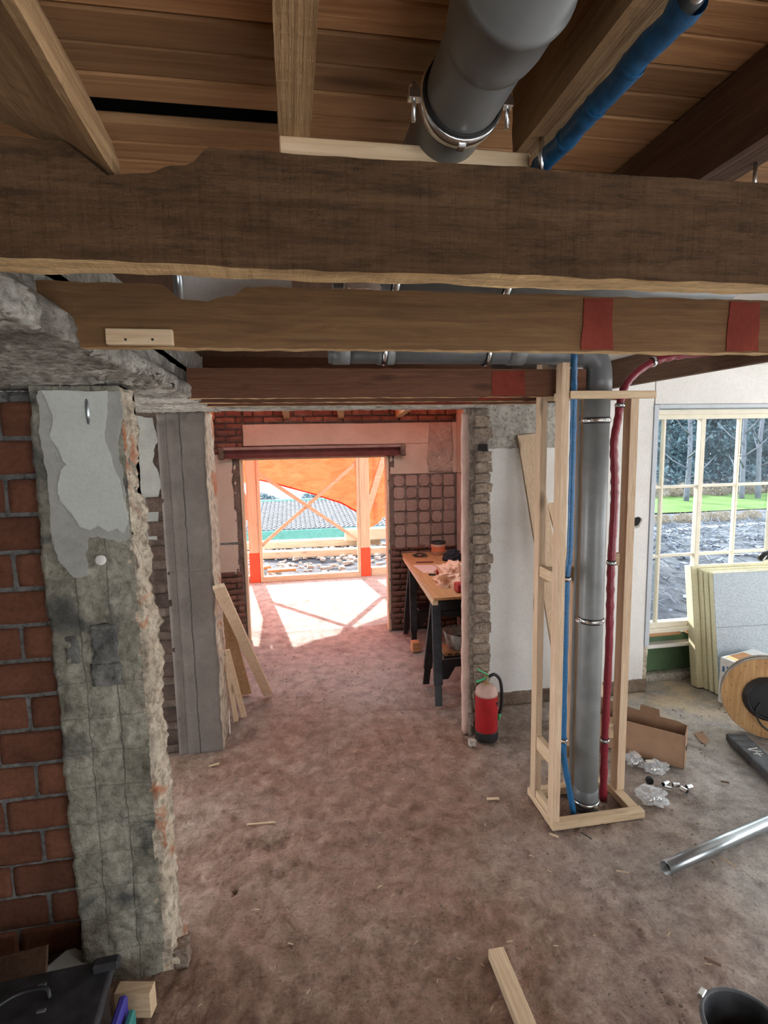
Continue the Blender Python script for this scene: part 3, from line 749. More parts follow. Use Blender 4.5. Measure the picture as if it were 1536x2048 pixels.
slab('plaster', [(-1.0, 1.115), (-.60, 1.115), (-.585, 1.95), (-.62, 2.0), (-.72, 2.015), (-.80, 2.09), (-1.0, 2.09)], FY+.004, .012, M['plaster_pink'], wf, 32, .006)
slab('plaster', [(-.495, 2.14), (1.99, 2.13), (1.99, 2.36), (-.495, 2.362)], FY+.004, .012, M['plaster_pink'], wf, 33, .006)
slab('plaster', [(1.23, 2.13), (1.99, 2.13), (1.99, 1.80), (1.08, 1.80), (1.08, 2.0), (1.20, 2.01)], FY+.005, .012, M['plaster_pink'], wf, 34, .005)
g = grid_box(1.52, 1.80, FY-.03, FY+.01, 1.81, 2.36, .022)
o = obj('rough_patch', displace(g, lambda x, y, z: (x+.02*fbm((x, z, 3), 5), y+.018*fbm((x, y, z), 11)+.012, z)), M['plaster_knob'], wf, smooth=True); o['label'] = 'knobbly grey render patch'
# pads of tile glue left on the wall
obj('glue_bed', MB().box(1.085, 1.845, FY-.002, FY+.01, .97, 1.795), M['mortar_old'], wf)
for r in range(6):
    for c in range(6):
        cx = 1.035+.1435*c+rnd.uniform(-.004, .004); cz = 1.722-.1405*r+rnd.uniform(-.004, .004)
        hw = rnd.uniform(.058, .067); hh = rnd.uniform(.058, .066); rad = rnd.uniform(.012, .05)
        pts = []
        for qx, qz, a0 in ((1, 1, 0), (-1, 1, 90), (-1, -1, 180), (1, -1, 270)):
            for s in range(5):
                a = R(a0+s*22.5); pts.append((min(1.842, max(1.09, cx+qx*(hw-rad)+rad*math.cos(a)+rnd.uniform(-.0015, .0015))), cz+qz*(hh-rad)+rad*math.sin(a)+rnd.uniform(-.0015, .0015)))
        if c == 0 and cx+hw < 1.1: continue
        obj('mortar_pad', MB().prism(pts, 'Y', FY-.014-rnd.uniform(0, .006), FY), M['mortar_pad'], wf)
obj('pipe_groove', MB().box(-.95, -.60, FY-.005, FY+.01, 1.085, 1.115), M['mortar_dark'], wf)
# door opening: linings
d1 = struct('door_1', None, loc=(.26, FY, 0))
obj('door_lining', MB().box(-.545, -.515, FY-.01, FY+.10, 0, 2.0), M['new_z'], d1, bevel=.003)
obj('door_lining', MB().box(1.035, 1.065, FY-.01, FY+.10, 0, 2.0), M['new_z'], d1, bevel=.003)
obj('door_lining', MB().box(-.545, 1.065, FY+.06, FY+.10, 1.985, 2.005), M['new_x'], d1, bevel=.002)
for sx_, x in ((1, -.60), (-1, 1.075)):
    g = grid_box(x-.02, x+.05, FY-.008, FY+.01, 0, 2.0, .025)
    obj('broken_reveal', displace(g, lambda xx, y, z: (xx+.014*fbm((xx, y, z), 7), y+.010*fbm((xx, z, y), 12), z)), M['mortar_old'], d1, smooth=True)
li = thing('steel_lintel', 'dark maroon steel lintel beam over the doorway to the porch', 'lintel', (.25, FY-.04, 2.01))
obj('top_flange', MB().box(-.70, 1.20, FY-.10, FY+.0, 2.098, 2.128), M['lint_top'], li, bevel=.003)
obj('web', MB().box(-.70, 1.20, FY-.03, FY+.0, 2.022, 2.098), M['maroon'], li)
obj('bottom_flange', MB().box(-.70, 1.20, FY-.075, FY+.0, 2.008, 2.022), M['maroon'], li, bevel=.002)
for x in (-.745, 1.185):
    g = grid_box(x, x+.055, FY-.105, FY, 2.005, 2.125, .02)
    obj('mortar_end', displace(g, lambda xx, y, z: (xx+.012*fbm((xx, y, z), 20), y+.01*fbm((z, y, xx), 18), z+.01*fbm((y, xx, z), 20))), M['mortar_old'], li, smooth=True)
struct('wall_back_left', MB().box(-1.25, -1.0, 3.9, 6.3, 0, 2.7), M['plaster_pink'])
wr = struct('wall_back_right', None, loc=(1.9, 5, 0))
obj('masonry', MB().box(1.855, 2.0, 4.15, 6.3, 0, 2.7), M['mortar_old'], wr)
obj('plaster', MB().box(1.846, 1.856, 4.17, 6.02, 1.80, 2.5), M['plaster_pink'], wr)
obj('plaster', MB().box(1.848, 1.856, 4.17, 6.02, .0, 1.79), M['plaster_jamb'], wr)
cbk = struct('ceiling_back', None, loc=(.4, 5, 2.6))
for q in ((-1.2, 2.0, 3.86, 4.15), (-1.2, 2.0, 5.98, 6.06), (-1.2, -.95, 4.15, 5.98), (1.86, 2.0, 4.15, 5.98)): obj('board_field', MB().box(*q, 2.60, 2.64), M['joist_dark'], cbk)  # middle left open, an unseen roof gap added to let skylight in
for x, tw in ((-.76, .22), (.02, .1), (.62, -.35), (1.22, -.5)):
    pass
for k, (x, lab) in enumerate([(-.80, 'leftmost short pine joist end under the back room ceiling'), (-.03, 'second short pine joist from left under the back room ceiling'), (.55, 'third short pine joist from left under the back room ceiling'), (1.18, 'rightmost short pine joist end under the back room ceiling')]):
    t = thing('ceiling_joist', lab, 'joist', (x, 5, 2.42), 'joists of the back room')
    ang = [0.10, 0.0, -.10, -.14][k]
    a = Vector((x+ang*-1.1, 3.87, 2.50)); b = Vector((x+ang*1.0, 6.02, 2.50))
    b = Vector((x, 6.015, 2.50)); a = Vector((x-ang*-2.0, 3.87, 2.50))
    obj('timber', MB().bar(a, b, .06, .165), M['joist'], t, bevel=.004)
# outer shell that is only there for its light: openings to the right and behind
struct('wall_left_side', MB().box(-3.25, -3.1, -3.4, 2.4, 0, 2.8), M['plaster_coat'])
sr = struct('wall_right', None, loc=(6.15, 0, 0))
obj('masonry', MB().box(6.05, 6.25, -3.4, 4.2, 0, .5), M['plaster_white'], sr)
obj('masonry', MB().box(6.05, 6.25, -3.4, 4.2, 2.45, 2.8), M['plaster_white'], sr)
for y0, y1 in ((-3.4, -2.6), (.4, .8), (3.7, 4.2)): obj('masonry', MB().box(6.05, 6.25, y0, y1, .5, 2.45), M['plaster_white'], sr)
rr_ = struct('wall_rear', None, loc=(0, -3.3, 0))
obj('masonry', MB().box(-3.25, .3, -3.45, -3.3, 0, 2.8), M['plaster_coat'], rr_)
obj('masonry', MB().box(3.2, 6.25, -3.45, -3.3, 0, 2.8), M['plaster_coat'], rr_)
obj('masonry', MB().box(.3, 3.2, -3.45, -3.3, 2.5, 2.8), M['plaster_coat'], rr_)
# ================================================================== TIMBER OVERHEAD
def interp(x, pts):
    if x <= pts[0][0]: return pts[0][1]
    for (a, u), (b, v) in zip(pts, pts[1:]):
        if x <= b: return u+(v-u)*(x-a)/(b-a)
    return pts[-1][1]
def beam(label, x0, x1, y0, y1, z0, z1, mat, top=None, step=.012, amp=.0016, parts=None, name='timber_beam', edge=.003, low=None):
    t = thing(name, label, 'beam', ((x0+x1)/2, (y0+y1)/2, z0))
    g = grid_box(x0, x1, y0, y1, z0, z1, step)
    def fn(x, y, z):
        n = noise.noise_vector(Vector((x*5, y*30, z*30))); m = noise.noise(Vector((x*22, y*40, z*40)))
        f = (z-z0)/(z1-z0)
        if top is not None: z = z0+(interp(x, top)-z0)*f
        if low is not None: zl = interp(x, low); z = zl+(z-z0)*(z1-zl)/(z1-z0)
        e = (1 if abs(y-y0) < 1e-4 or abs(y-y1) < 1e-4 else 0)+(1 if f < 1e-3 or f > .999 else 0)
        k = 1+(2.0 if e == 2 else 0)
        return (x, y+n.y*amp+m*amp*.6, z+n.z*amp*k*.7+(edge*m if e == 2 else 0))
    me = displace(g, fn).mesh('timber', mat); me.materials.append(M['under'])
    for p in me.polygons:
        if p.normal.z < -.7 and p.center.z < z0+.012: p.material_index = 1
    link('timber', me, t); return t
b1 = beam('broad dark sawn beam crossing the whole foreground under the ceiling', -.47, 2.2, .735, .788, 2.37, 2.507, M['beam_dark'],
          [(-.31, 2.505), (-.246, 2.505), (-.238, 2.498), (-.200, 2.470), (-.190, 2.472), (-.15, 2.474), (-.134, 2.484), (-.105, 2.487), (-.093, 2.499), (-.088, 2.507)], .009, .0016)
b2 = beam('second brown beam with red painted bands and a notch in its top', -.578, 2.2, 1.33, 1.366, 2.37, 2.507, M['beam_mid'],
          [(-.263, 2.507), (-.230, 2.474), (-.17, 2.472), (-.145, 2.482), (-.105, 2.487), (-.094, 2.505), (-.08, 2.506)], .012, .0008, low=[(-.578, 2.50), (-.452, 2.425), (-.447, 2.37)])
def redband(x0, x1, y, z0, z1, par, seed):
    pts = ragged([(x0, z0), (x1, z0), (x1-.004, z1), (x0+.004, z1)], None, .003, seed)
    o = obj('paint_band', MB().prism(pts, 'Y', y-.0012, y+.004), M['redpaint'], par); o['label'] = 'red marking paint band'; return o
for k, (a, b) in enumerate(((1163, 1228), (1455, 1520))):
    redband(at(a, 650, Y=1.328).x, at(b, 650, Y=1.328).x, 1.3285, 2.374, 2.50, b2, 50+k)
cl = obj('nailed_block', MB().box(at(211, 670, Y=1.315).x, at(345, 670, Y=1.315).x, 1.312, 1.330, at(280, 689, Y=1.312).z, at(280, 657, Y=1.312).z), M['new_x'], b2, bevel=.0015)
cl['label'] = 'short pale block nailed on'
for px in (251, 305): obj('nail', MB().lathe([(0, 0), (.0028, 0), (.0028, -.0015), (0, -.002)], (at(px, 679, Y=1.311).x, 1.3115, at(px, 679, Y=1.311).z), 'Y', 10), M['ink'], cl)
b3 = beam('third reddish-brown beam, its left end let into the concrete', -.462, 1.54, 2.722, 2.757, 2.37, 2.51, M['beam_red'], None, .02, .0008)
redband(1.02, 1.20, 2.7205, 2.375, 2.50, b3, 61)
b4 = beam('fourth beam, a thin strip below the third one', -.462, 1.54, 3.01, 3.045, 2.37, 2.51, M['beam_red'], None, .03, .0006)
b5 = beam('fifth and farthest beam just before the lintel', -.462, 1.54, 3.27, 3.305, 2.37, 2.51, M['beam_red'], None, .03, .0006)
redband(1.05, 1.25, 3.0085, 2.375, 2.45, b4, 62)
for t, x0, x1, y in ((b5, .6, 1.1, 3.2685),): redband(x0, x1, y, 2.374, 2.45, t, 63)

def joist(label, poly, y0, y1, mat, step=.02, amp=.002, tip=None):
    """joist running in depth, poly = section in X,Z"""
    t = thing('ceiling_joist', label, 'joist', (sum(p[0] for p in poly)/len(poly), (y0+y1)/2, min(p[1] for p in poly)))
    # densify section
    sec = []
    for a, b in zip(poly, poly[1:]+poly[:1]):
        k = max(1, int(math.hypot(b[0]-a[0], b[1]-a[1])/.012))
        for i in range(k): sec.append((a[0]+(b[0]-a[0])*i/k, a[1]+(b[1]-a[1])*i/k))
    n = int((y1-y0)/step); m = len(sec); vs = []
    for j in range(n+1):
        y = y0+(y1-y0)*j/n
        for x, z in sec:
            q = noise.noise_vector(Vector((x*28, y*5, z*28))); r = noise.noise(Vector((x*50, y*25, z*50)))
            dz = tip(x, y) if tip else 0
            vs.append((x+q.x*amp+r*amp*.5, y, z+q.z*amp+r*amp*.5+dz))
    mb = MB(); mb.v = vs
    mb.f = [(j*m+i, j*m+(i+1) % m, (j+1)*m+(i+1) % m, (j+1)*m+i) for j in range(n) for i in range(m)]+[tuple(range(m-1, -1, -1)), tuple(n*m+i for i in range(m))]
    obj('timber', mb, mat, t); return t
joist('weathered split-log joist at the upper left, notched over the dark beam', [(-.272, 2.663), (-.250, 2.622), (-.224, 2.572), (-.203, 2.525), (-.196, 2.500), (-.196, 2.474), (-.206, 2.477), (-.246, 2.507), (-.285, 2.522), (-.325, 2.538), (-.335, 2.663)], .02, .775, M['joist'], .016, .002,
      tip=lambda x, y: .075*max(0, .735-y)*(1 if x > -.29 else .3))
joist('pale rough joist in the middle, left of the big grey duct', [(0, 2.663), (0, 2.548), (.041, 2.548), (.041, 2.663)], .02, .795, M['joist'], .016, .0014)
joist('worn joist between the grey duct and the blue pipe', [(.327, 2.663), (.327, 2.548), (.372, 2.548), (.372, 2.663)], .02, .795, M['joist'], .016, .002)
joist('dark stained joist at the upper right, its lit underside showing', [(.645, 2.663), (.645, 2.548), (.704, 2.548), (.704, 2.663)], .02, 1.315, M['joist_dark'], .03, .0012)
t = thing('trimmer_joist', 'dark joist running to the white wall behind the bend of the dark red pipe', 'joist', (2.42, 3, 2.52))
obj('timber', MB().box(2.40, 2.445, 1.95, 4.058, 2.522, 2.725), M['joist_dark'], t, bevel=.003)
t = thing('batten', 'clean pale batten lying on the back of the dark beam', 'batten', (.17, .80, 2.507))
obj('timber', MB().box(.001, .345, .775, .797, 2.507, 2.5465), M['new_x'], t, bevel=.0015)
t = thing('hanger_bolt', 'short steel threaded rod beside the blue pipe above the beam', 'bolt', (.352, .74, 2.5))
obj('rod', MB().tube([(.345, .74, 2.507), (.345, .74, 2.55)], .0035, 10), M['zinc'], t, smooth=True)
t = thing('hanger_bolt', 'steel threaded rod at the far upper right under the lit joist', 'bolt', (.69, .78, 2.5))
obj('rod', MB().tube([(.69, .76, 2.503), (.69, .76, 2.55)], .003, 10), M['zinc'], t, smooth=True)
obj('nut', MB().lathe([(.0055, 2.507), (.0055, 2.512)], (.69, .76, 0), 'Z', 6), M['zinc'], t)

# ================================================================== DUCT, PIPES
du = thing('ventilation_duct', 'thick grey plastic drain pipe hanging under the boarded ceiling', 'pipe', (.226, .6, 2.57))
DX, DZ, DR = .226, 2.572, .0475
obj('pipe', MB().tube([(DX, y, DZ) for y in (.10, .3, .5, .7, .9, 1.1)], DR, 48), M['pvc'], du, smooth=True)
prof = [(DR+.0005, .615), (DR+.0045, .60), (DR+.0065, .585), (DR+.0065, .545), (DR+.0095, .541), (DR+.0105, .535), (DR+.0095, .529), (DR+.0062, .525), (DR+.0062, .10)]
o = obj('socket', MB().lathe([(r, -h) for r, h in prof], (0, 0, 0), 'Y', 48, Matrix.Translation((DX, 0, DZ)) @ Matrix.Scale(-1, 4, (0, 1, 0))), M['pvc'], du, smooth=True)
def pipe_clamp(label, c, axis, r, w=.018, ears=(), group=None, rodto=None):
    t = thing('pipe_clamp', label, 'clamp', c, group)
    ring = [(r+.0015, -w/2), (r+.0045, -w/2), (r+.0055, 0), (r+.0045, w/2), (r+.0015, w/2), (r+.0015, -w/2)]
    obj('band', MB().lathe(ring, c, axis, 36), M['zinc'], t, smooth=True)
    ru = [(r+.0002, -w*.8), (r+.0018, -w*.8), (r+.0018, w*.8), (r+.0002, w*.8), (r+.0002, -w*.8)]
    o = obj('rubber_liner', MB().lathe(ru, c, axis, 36), M['rubber'], t, smooth=True)
    for a, b, w2, h2 in ears: obj('ear', MB().bar(a, b, w2, h2), M['zinc'], t, bevel=.001)
    if rodto: obj('rod', MB().tube([rodto[0], rodto[1]], rodto[2], 10), M['zinc'], t, smooth=True)
    return t
cy = .715
tcl = pipe_clamp('shiny steel clamp with wing bolts around the thick grey ceiling pipe', (DX, cy, DZ), 'Y', DR+.001, .020,
                 [((DX-DR-.002, cy, DZ+.0), (DX-DR-.020, cy, DZ+.0), .012, .012), ((DX+DR+.002, cy, DZ+.0), (DX+DR+.020, cy, DZ), .012, .012), ((DX, cy, DZ-DR-.002), (DX, cy, DZ-DR-.011), .012, .010)])
for s in (-1, 1):
    x = DX+s*(DR+.013)
    obj('bolt', MB().tube([(x, cy, DZ+.014), (x, cy, DZ-.030)], .0028, 10), M['zinc'], tcl, smooth=True)
    obj('nut', MB().lathe([(.0055, DZ+.006), (.0055, DZ+.011)], (x, cy, 0), 'Z', 6), M['zinc'], tcl)
obj('hanger_rod', MB().tube([(DX, cy, DZ+DR), (DX, cy, 2.665)], .004, 10), M['zinc'], tcl, smooth=True)
# blue insulated pipe
bp = thing('insulated_pipe', 'blue foil-sleeved pipe along the ceiling at the upper right', 'pipe', (.357, .6, 2.53))
pts = []; rs = []
for k in range(36):
    y = .475+(.96-.475)*k/35
    pts.append((.359+.0012*math.sin(k*.9), y, 2.527+.0008*math.cos(k*1.3))); rs.append(.0128+.0006*math.sin(k*2.1)+(.0022 if k < 2 else 0))
obj('sleeve', MB().tube(pts, rs, 18, False), M['blue'], bp, smooth=True)
obj('foam_core', MB().tube([(.359, .472, 2.527), (.359, .955, 2.527)], .0095, 16), M['rubber'], bp, smooth=True)
obj('inner_pipe', MB().tube([(.3595, .462, 2.527), (.3595, .50, 2.527)], .007, 14), M['zinc'], bp, smooth=True)
for y in (.56, .63, .70, .77):
    obj('tape_fold', MB().lathe([(.0130, y-.004), (.0142, y), (.0131, y+.005)], (.359, 0, 2.527), 'Y', 18), M['blue'], bp, smooth=True)
# pipes seen in the gap over the second beam
lp = thing('ceiling_pipe', 'grey pipe glimpsed over the second beam between the timbers', 'pipe', (.9, 1.56, 2.6))
obj('pipe', MB().tube([(.13, 1.56, 2.60), (.8, 1.56, 2.60), (1.35, 1.56, 2.60)], .041, 24), M['pvc'], lp, smooth=True)
for x, lab in ((.30, 'steel clamp at the left end of the pipe above the second beam'), (.62, 'steel clamp on the pipe above the second beam, right of the middle')):
    pipe_clamp(lab, (x, 1.56, 2.60), 'X', .041, .018, [((x, 1.56, 2.64), (x, 1.56, 2.662), .01, .01)])
t = thing('foil_duct', 'crumpled silver foil wrap in the gap above the second beam', 'foil', (.2, 1.5, 2.58))
g = grid_box(.155, .245, 1.48, 1.62, 2.547, 2.64, .012)
obj('foil', displace(g, lambda x, y, z: (x+.012*noise.noise(Vector((x, y, z))*60), y, z+.010*noise.noise(Vector((y, x, z))*55))), M['zinc'], t)
t = thing('plaster_sheet', 'pale board showing through the notch of the second beam', 'board', (-.15, 1.62, 2.53))
obj('board', MB().box(-.27, .02, 1.60, 1.62, 2.520, 2.69), M['plaster_white'], t, bevel=.001)
t = thing('conduit_drop', 'small grey-blue pipe stub in the notch of the second beam', 'pipe', (-.235, 1.5, 2.5))
obj('pipe', MB().tube([(-.262, 1.50, 2.515), (-.262, 1.50, 2.66)], .012, 14), M['grey_pipe'], t, smooth=True)

# vertical drain pipe with bend and long horizontal run
VX, VY, VR = 1.625, 2.752, .066
HZ = 2.598
dp = thing('drain_pipe', 'tall vertical grey drain pipe standing inside the pale stud frame', 'pipe', (VX, VY, 0))
obj('pipe', MB().tube([(VX, VY, z) for z in (.09, .8, 1.6, 2.44)], VR, 40), M['pvc'], dp, smooth=True)
obj('socket', MB().lathe([(VR+.0045, 0.0), (VR+.0045, .13), (VR, .135)], (VX, VY, 0), 'Z', 40), M['pvc_dark'], dp, smooth=True)
obj('trim_strip', MB().box(VX-VR-.012, VX-VR-.002, VY+.045, VY+.06, .10, 2.36), M['pvc'], dp)
bend = [(VX, VY, 2.39), (VX, VY, 2.46)]
for k in range(1, 9):
    a = math.pi/2*k/8; bend.append((VX-.10+.10*math.cos(a), VY, 2.495+(HZ-2.495)*math.sin(a)))
bend += [(VX-.16, VY, HZ)]
obj('bend', MB().tube(bend, [VR+.006]*2+[VR+.003]*8+[VR+.003], 36), M['pvc_dark'], dp, smooth=True)
obj('horizontal_run', MB().tube([(VX-.15, VY, HZ), (1.0, VY, HZ), (.20, VY, HZ)], VR-.005, 32), M['pvc_dark'], dp, smooth=True)
for x in (.26, .48, 1.16): obj('collar', MB().tube([(x-.04, VY, HZ), (x+.04, VY, HZ)], VR+.0005, 32), M['pvc'], dp, smooth=True)
for z, lab, q in ((at(1198, 841, Y=VY).z, 'upper steel clamp around the tall grey drain pipe', 0), (at(1185, 1238, Y=VY).z, 'middle steel clamp around the tall grey drain pipe', 0), (at(1172, 1598, Y=VY).z, 'lowest steel clamp near the foot of the tall grey drain pipe', 0)):
    r = VR if z > .14 else VR+.0045
    tt = pipe_clamp(lab, (VX, VY, z), 'Z', r, .020, [((VX-r-.003, VY-.01, z), (VX-r-.026, VY-.01, z), .020, .014), ((VX+.01, VY-r-.002, z), (VX+.028, VY-r-.010, z), .012, .018)])
    obj('bolt', MB().tube([(VX-r-.018, VY-.03, z), (VX-r-.018, VY+.03, z)], .003, 8), M['zinc'], tt, smooth=True)
for x, lab in ((.47, 'steel clamp on the horizontal grey run left of the stud frame'), (1.0, 'steel clamp on the horizontal grey run close to the stud frame')):
    pipe_clamp(lab, (x, VY, HZ), 'X', VR+.0005, .018)
def smooth_path(pts, n=6):
    P = [Vector(p) for p in pts]; P = [P[0]*2-P[1]]+P+[P[-1]*2-P[-2]]; out = []
    for i in range(1, len(P)-2):
        for k in range(n):
            t = k/n; a, b, c, d = P[i-1:i+3]
            out.append(.5*((2*b)+(c-a)*t+(2*a-5*b+4*c-d)*t*t+(3*b-a-3*c+d)*t**3))
    return out+[P[-2]]
bl = thing('blue_pipe', 'thin blue sleeved pipe running down beside the grey drain pipe', 'pipe', (1.47, 2.70, 0))
bpath = smooth_path([(1.425, 2.64, 2.62), (1.432, 2.65, 2.50), (1.462, 2.70, 2.33), (1.462, 2.70, 2.0), (1.46, 2.70, 1.55), (1.447, 2.70, 1.40), (1.446, 2.70, .9), (1.449, 2.70, .47), (1.458, 2.70, .34), (1.505, 2.70, .10), (1.525, 2.70, -.005)], 8)
obj('sleeve', MB().tube(bpath, [.0165+.0012*math.sin(i*1.7) for i in range(len(bpath))], 14), M['blue'], bl, smooth=True)
rd = thing('red_pipe', 'dark red sleeved pipe curving over and down right of the drain pipe', 'pipe', (1.785, 2.82, 0))
rpath = smooth_path([(2.37, 2.83, 2.62), (2.15, 2.83, 2.60), (2.0, 2.83, 2.565), (1.88, 2.83, 2.49), (1.815, 2.82, 2.40), (1.785, 2.81, 2.25), (1.760, 2.80, 2.12), (1.772, 2.80, 1.93), (1.775, 2.80, 1.75), (1.768, 2.80, 1.45), (1.77, 2.80, 1.2), (1.772, 2.80, .91), (1.765, 2.80, .38), (1.768, 2.80, -.005)], 8)
obj('sleeve', MB().tube(rpath, [.0215+.0018*math.sin(i*1.9)+.001*math.sin(i*4.1) for i in range(len(rpath))], 16), M['red_sleeve'], rd, smooth=True)
def small_clamp(label, path, z, r):
    i = min(range(len(path)), key=lambda k: abs(path[k].z-z)); c = path[i]
    return pipe_clamp(label, tuple(c), 'Z', r, .016, [((c.x, c.y-r-.002, c.z), (c.x, c.y-r-.010, c.z), .010, .016)])
small_clamp('small clamp on the thin blue pipe at bench height', bpath, 1.405, .017)
small_clamp('small clamp on the thin blue pipe near the floor', bpath, .46, .017)
small_clamp('small clamp on the dark red pipe halfway up', rpath, at(1218, 1124, Y=2.8).z, .0225)
small_clamp('small clamp on the dark red pipe near the floor', rpath, at(1208, 1470, Y=2.8).z, .0225)
small_clamp('small clamp on the dark red pipe under the top rail', rpath, 2.335, .0225)
tc_ = pipe_clamp('steel clamp on the sloping part of the dark red pipe', (2.0, 2.83, 2.565), 'X', .0225, .018)

# ================================================================== STUD FRAME
sf = thing('stud_frame', 'pale pine stud frame boxing in the grey blue and red pipes', 'frame', (1.62, 2.8, 0))
def stud(name, x0, x1, y0, y1, z0, z1, mat): return obj(name, MB().box(x0, x1, y0, y1, z0, z1), M[mat], sf, bevel=.002)
BZ = .045
stud('sole_plate', 1.345, 1.905, 2.600, 2.650, 0, BZ, 'new_x')
stud('sole_plate', 1.345, 1.385, 2.652, 2.935, 0, BZ, 'new_y')
stud('sole_plate', 1.835, 1.895, 2.652, 2.875, 0, BZ, 'new_y')
stud('sole_plate', 1.387, 1.83, 2.885, 2.935, 0, BZ, 'new_x')
stud('stud', 1.346, 1.386, 2.605, 2.672, BZ, 2.528, 'new_z')
stud('stud', 1.346, 1.384, 2.835, 2.900, BZ, 2.62, 'new_z')
stud('stud', 1.855, 1.905, 2.80, 2.87, BZ, 2.375, 'new_z')
stud('stud', 1.575, 1.615, 2.855, 2.925, BZ, 2.36, 'new_z')
stud('top_rail', 1.388, 1.862, 2.595, 2.632, 2.350, 2.388, 'new_x')
stud('top_rail', 1.36, 1.40, 2.675, 2.720, 2.345, 2.385, 'new_y')
stud('back_rail', 1.387, 1.90, 2.872, 2.91, 2.362, 2.402, 'new_x')
stud('noggin', 1.388, 1.573, 2.872, 2.905, at(1150, 1160, Y=2.88).z, at(1150, 1132, Y=2.88).z, 'new_x')
stud('noggin', 1.388, 1.573, 2.872, 2.905, at(1150, 1512, Y=2.88).z, at(1150, 1490, Y=2.88).z, 'new_x')
stud('noggin', 1.35, 1.385, 2.674, 2.833, at(1090, 1513, Y=2.75).z, at(1090, 1487, Y=2.75).z, 'new_y')
stud('noggin', 1.35, 1.385, 2.674, 2.833, at(1090, 1160, Y=2.75).z, at(1090, 1138, Y=2.75).z, 'new_y')
stud('noggin', 1.35, 1.385, 2.674, 2.833, .047, .09, 'new_y')
stud('clamp_block', 1.79, 1.853, 2.845, 2.87, at(1235, 1131, Y=2.85).z, at(1235, 1106, Y=2.85).z, 'new_x')
stud('clamp_block', 1.79, 1.853, 2.845, 2.87, at(1230, 1475, Y=2.85).z, at(1230, 1446, Y=2.85).z, 'new_x')
# planks leaning behind the frame
t = thing('leaning_board', 'wide pale pine board leaning on the white wall behind the stud frame', 'board', (1.9, 3.8, 0))
a = Vector((2.02, 3.62, .012)); b = Vector((1.79, 4.02, 2.19))
obj('board', MB().bar(a, b, .155, .022, (0, -1, .2)), M['new_z'], t, bevel=.002)
t = thing('leaning_board', 'narrower pine batten leaning beside the wide board behind the frame', 'board', (2.1, 3.7, 0))
obj('board', MB().bar(Vector((2.20, 3.40, .012)), Vector((1.97, 3.96, 1.66)), .06, .022, (0, -1, .2)), M['new_z'], t, bevel=.002)

# ================================================================== BACK ROOM CONTENTS
def plank(label, foot, top, w, h, mat, up, name='leaning_plank'):
    t = thing(name, label, 'plank', foot)
    obj('plank', MB().bar(foot, top, w, h, up), M[mat], t, bevel=.002); return t
tp = at(437, 1172, X=-.50)
plank('long pale plank leaning at the steepest spread left of the doorway', (-.275, 4.60, .02), tuple(Vector((-.275, 4.60, .02))+(tp-Vector((-.275, 4.60, .02)))*1.0), .075, .030, 'new_z', (0, -1, .2))
plank('wide grey-brown board leaning behind the long pale plank', (-.47, 4.66, .01), (-.60, 4.30, 1.02), .105, .022, 'joist', (0, -1, .2))
plank('pale batten leaning against the second pillar, in front of the other battens', (-.45, 4.26, .01), (-.535, 4.12, .62), .042, .022, 'new_z', (0, -1, .2))
plank('thin batten leaning nearest the second pillar', (-.505, 4.20, .01), (-.545, 4.12, .58), .036, .022, 'new_z', (0, -1, .2))
plank('short split lath leaning behind the wide grey-brown board', (-.56, 5.25, .02), (-.66, 5.10, .55), .03, .02, 'new_z', (0, -1, .2))
t = thing('paper_scrap', 'white paper scrap standing at the foot of the second pillar', 'paper', (-.545, 4.03, 0))
obj('scrap', MB().prism([(4.02, .002), (4.055, .004), (4.05, .16), (4.03, .19), (4.015, .10)], 'X', -.535, -.532), M['paper'], t)

# bench on sawhorses
BT = .90
bench = thing('bench_top', 'plywood worktop lying on two black sawhorses', 'worktop', (1.4, 5.1, .86))
obj('board', MB().prism([(1.086, 4.165), (1.74, 4.165), (1.80, 6.005), (1.195, 6.005)], 'Z', BT-.022, BT), M['ply'], bench, bevel=.0015)
obj('edge_batten', MB().bar((1.10, 4.168, BT-.042), (1.215, 5.95, BT-.042), .045, .036), M['new_y'], bench, bevel=.0015)
def sawhorse(label, cy, cx):
    t = thing('sawhorse', label, 'sawhorse', (cx+.3, cy, 0), 'sawhorses under the worktop')
    zt = BT-.064
    obj('top_rail', MB().box(cx+.02, cx+.66, cy-.035, cy+.035, zt-.085, zt), M['black'], t, bevel=.004)
    for s in (-1, 1):
        for x in (cx+.03, cx+.62):
            foot = Vector((x-.035 if x < cx+.3 else x+.035, cy+s*.215, .012)); top = Vector((x, cy+s*.02, zt-.02))
            mid = top.lerp(foot, .80)
            l_ = obj('leg', MB().bar(top, mid, .075, .028, (0, s, .25)), M['black_dusty'], t, bevel=.004)
            obj('foot_extension', MB().bar(top.lerp(foot, .72), foot, .058, .022, (0, s, .25)), M['black'], l_, bevel=.003)
        obj('side_bracket', MB().prism([(cx+.06, zt-.085), (cx+.60, zt-.085), (cx+.53, zt-.14), (cx+.13, zt-.14)], 'Y', cy+s*.04-.008, cy+s*.04+.008), M['black'], t)
    obj('hinge_pin', MB().tube([(cx+.012, cy, zt-.05), (cx+.012, cy, zt+.0)], .008, 8), M['zinc'], t, smooth=True)
    sh = obj('shelf', MB().box(cx+.07, cx+.58, cy-.115, cy+.115, .365, .385), M['black'], t, bevel=.004)
    obj('shelf_brace', MB().prism([(cx+.03, .20), (cx+.10, .20), (cx+.16, .30), (cx+.50, .30), (cx+.56, .20), (cx+.63, .20), (cx+.63, .365), (cx+.03, .365)], 'Y', cy-.135, cy-.119), M['black'], t)
    return t
sawhorse('black folding sawhorse under the near end of the worktop', 4.32, 1.11)
sawhorse('black folding sawhorse under the far end of the worktop', 5.62, 1.20)
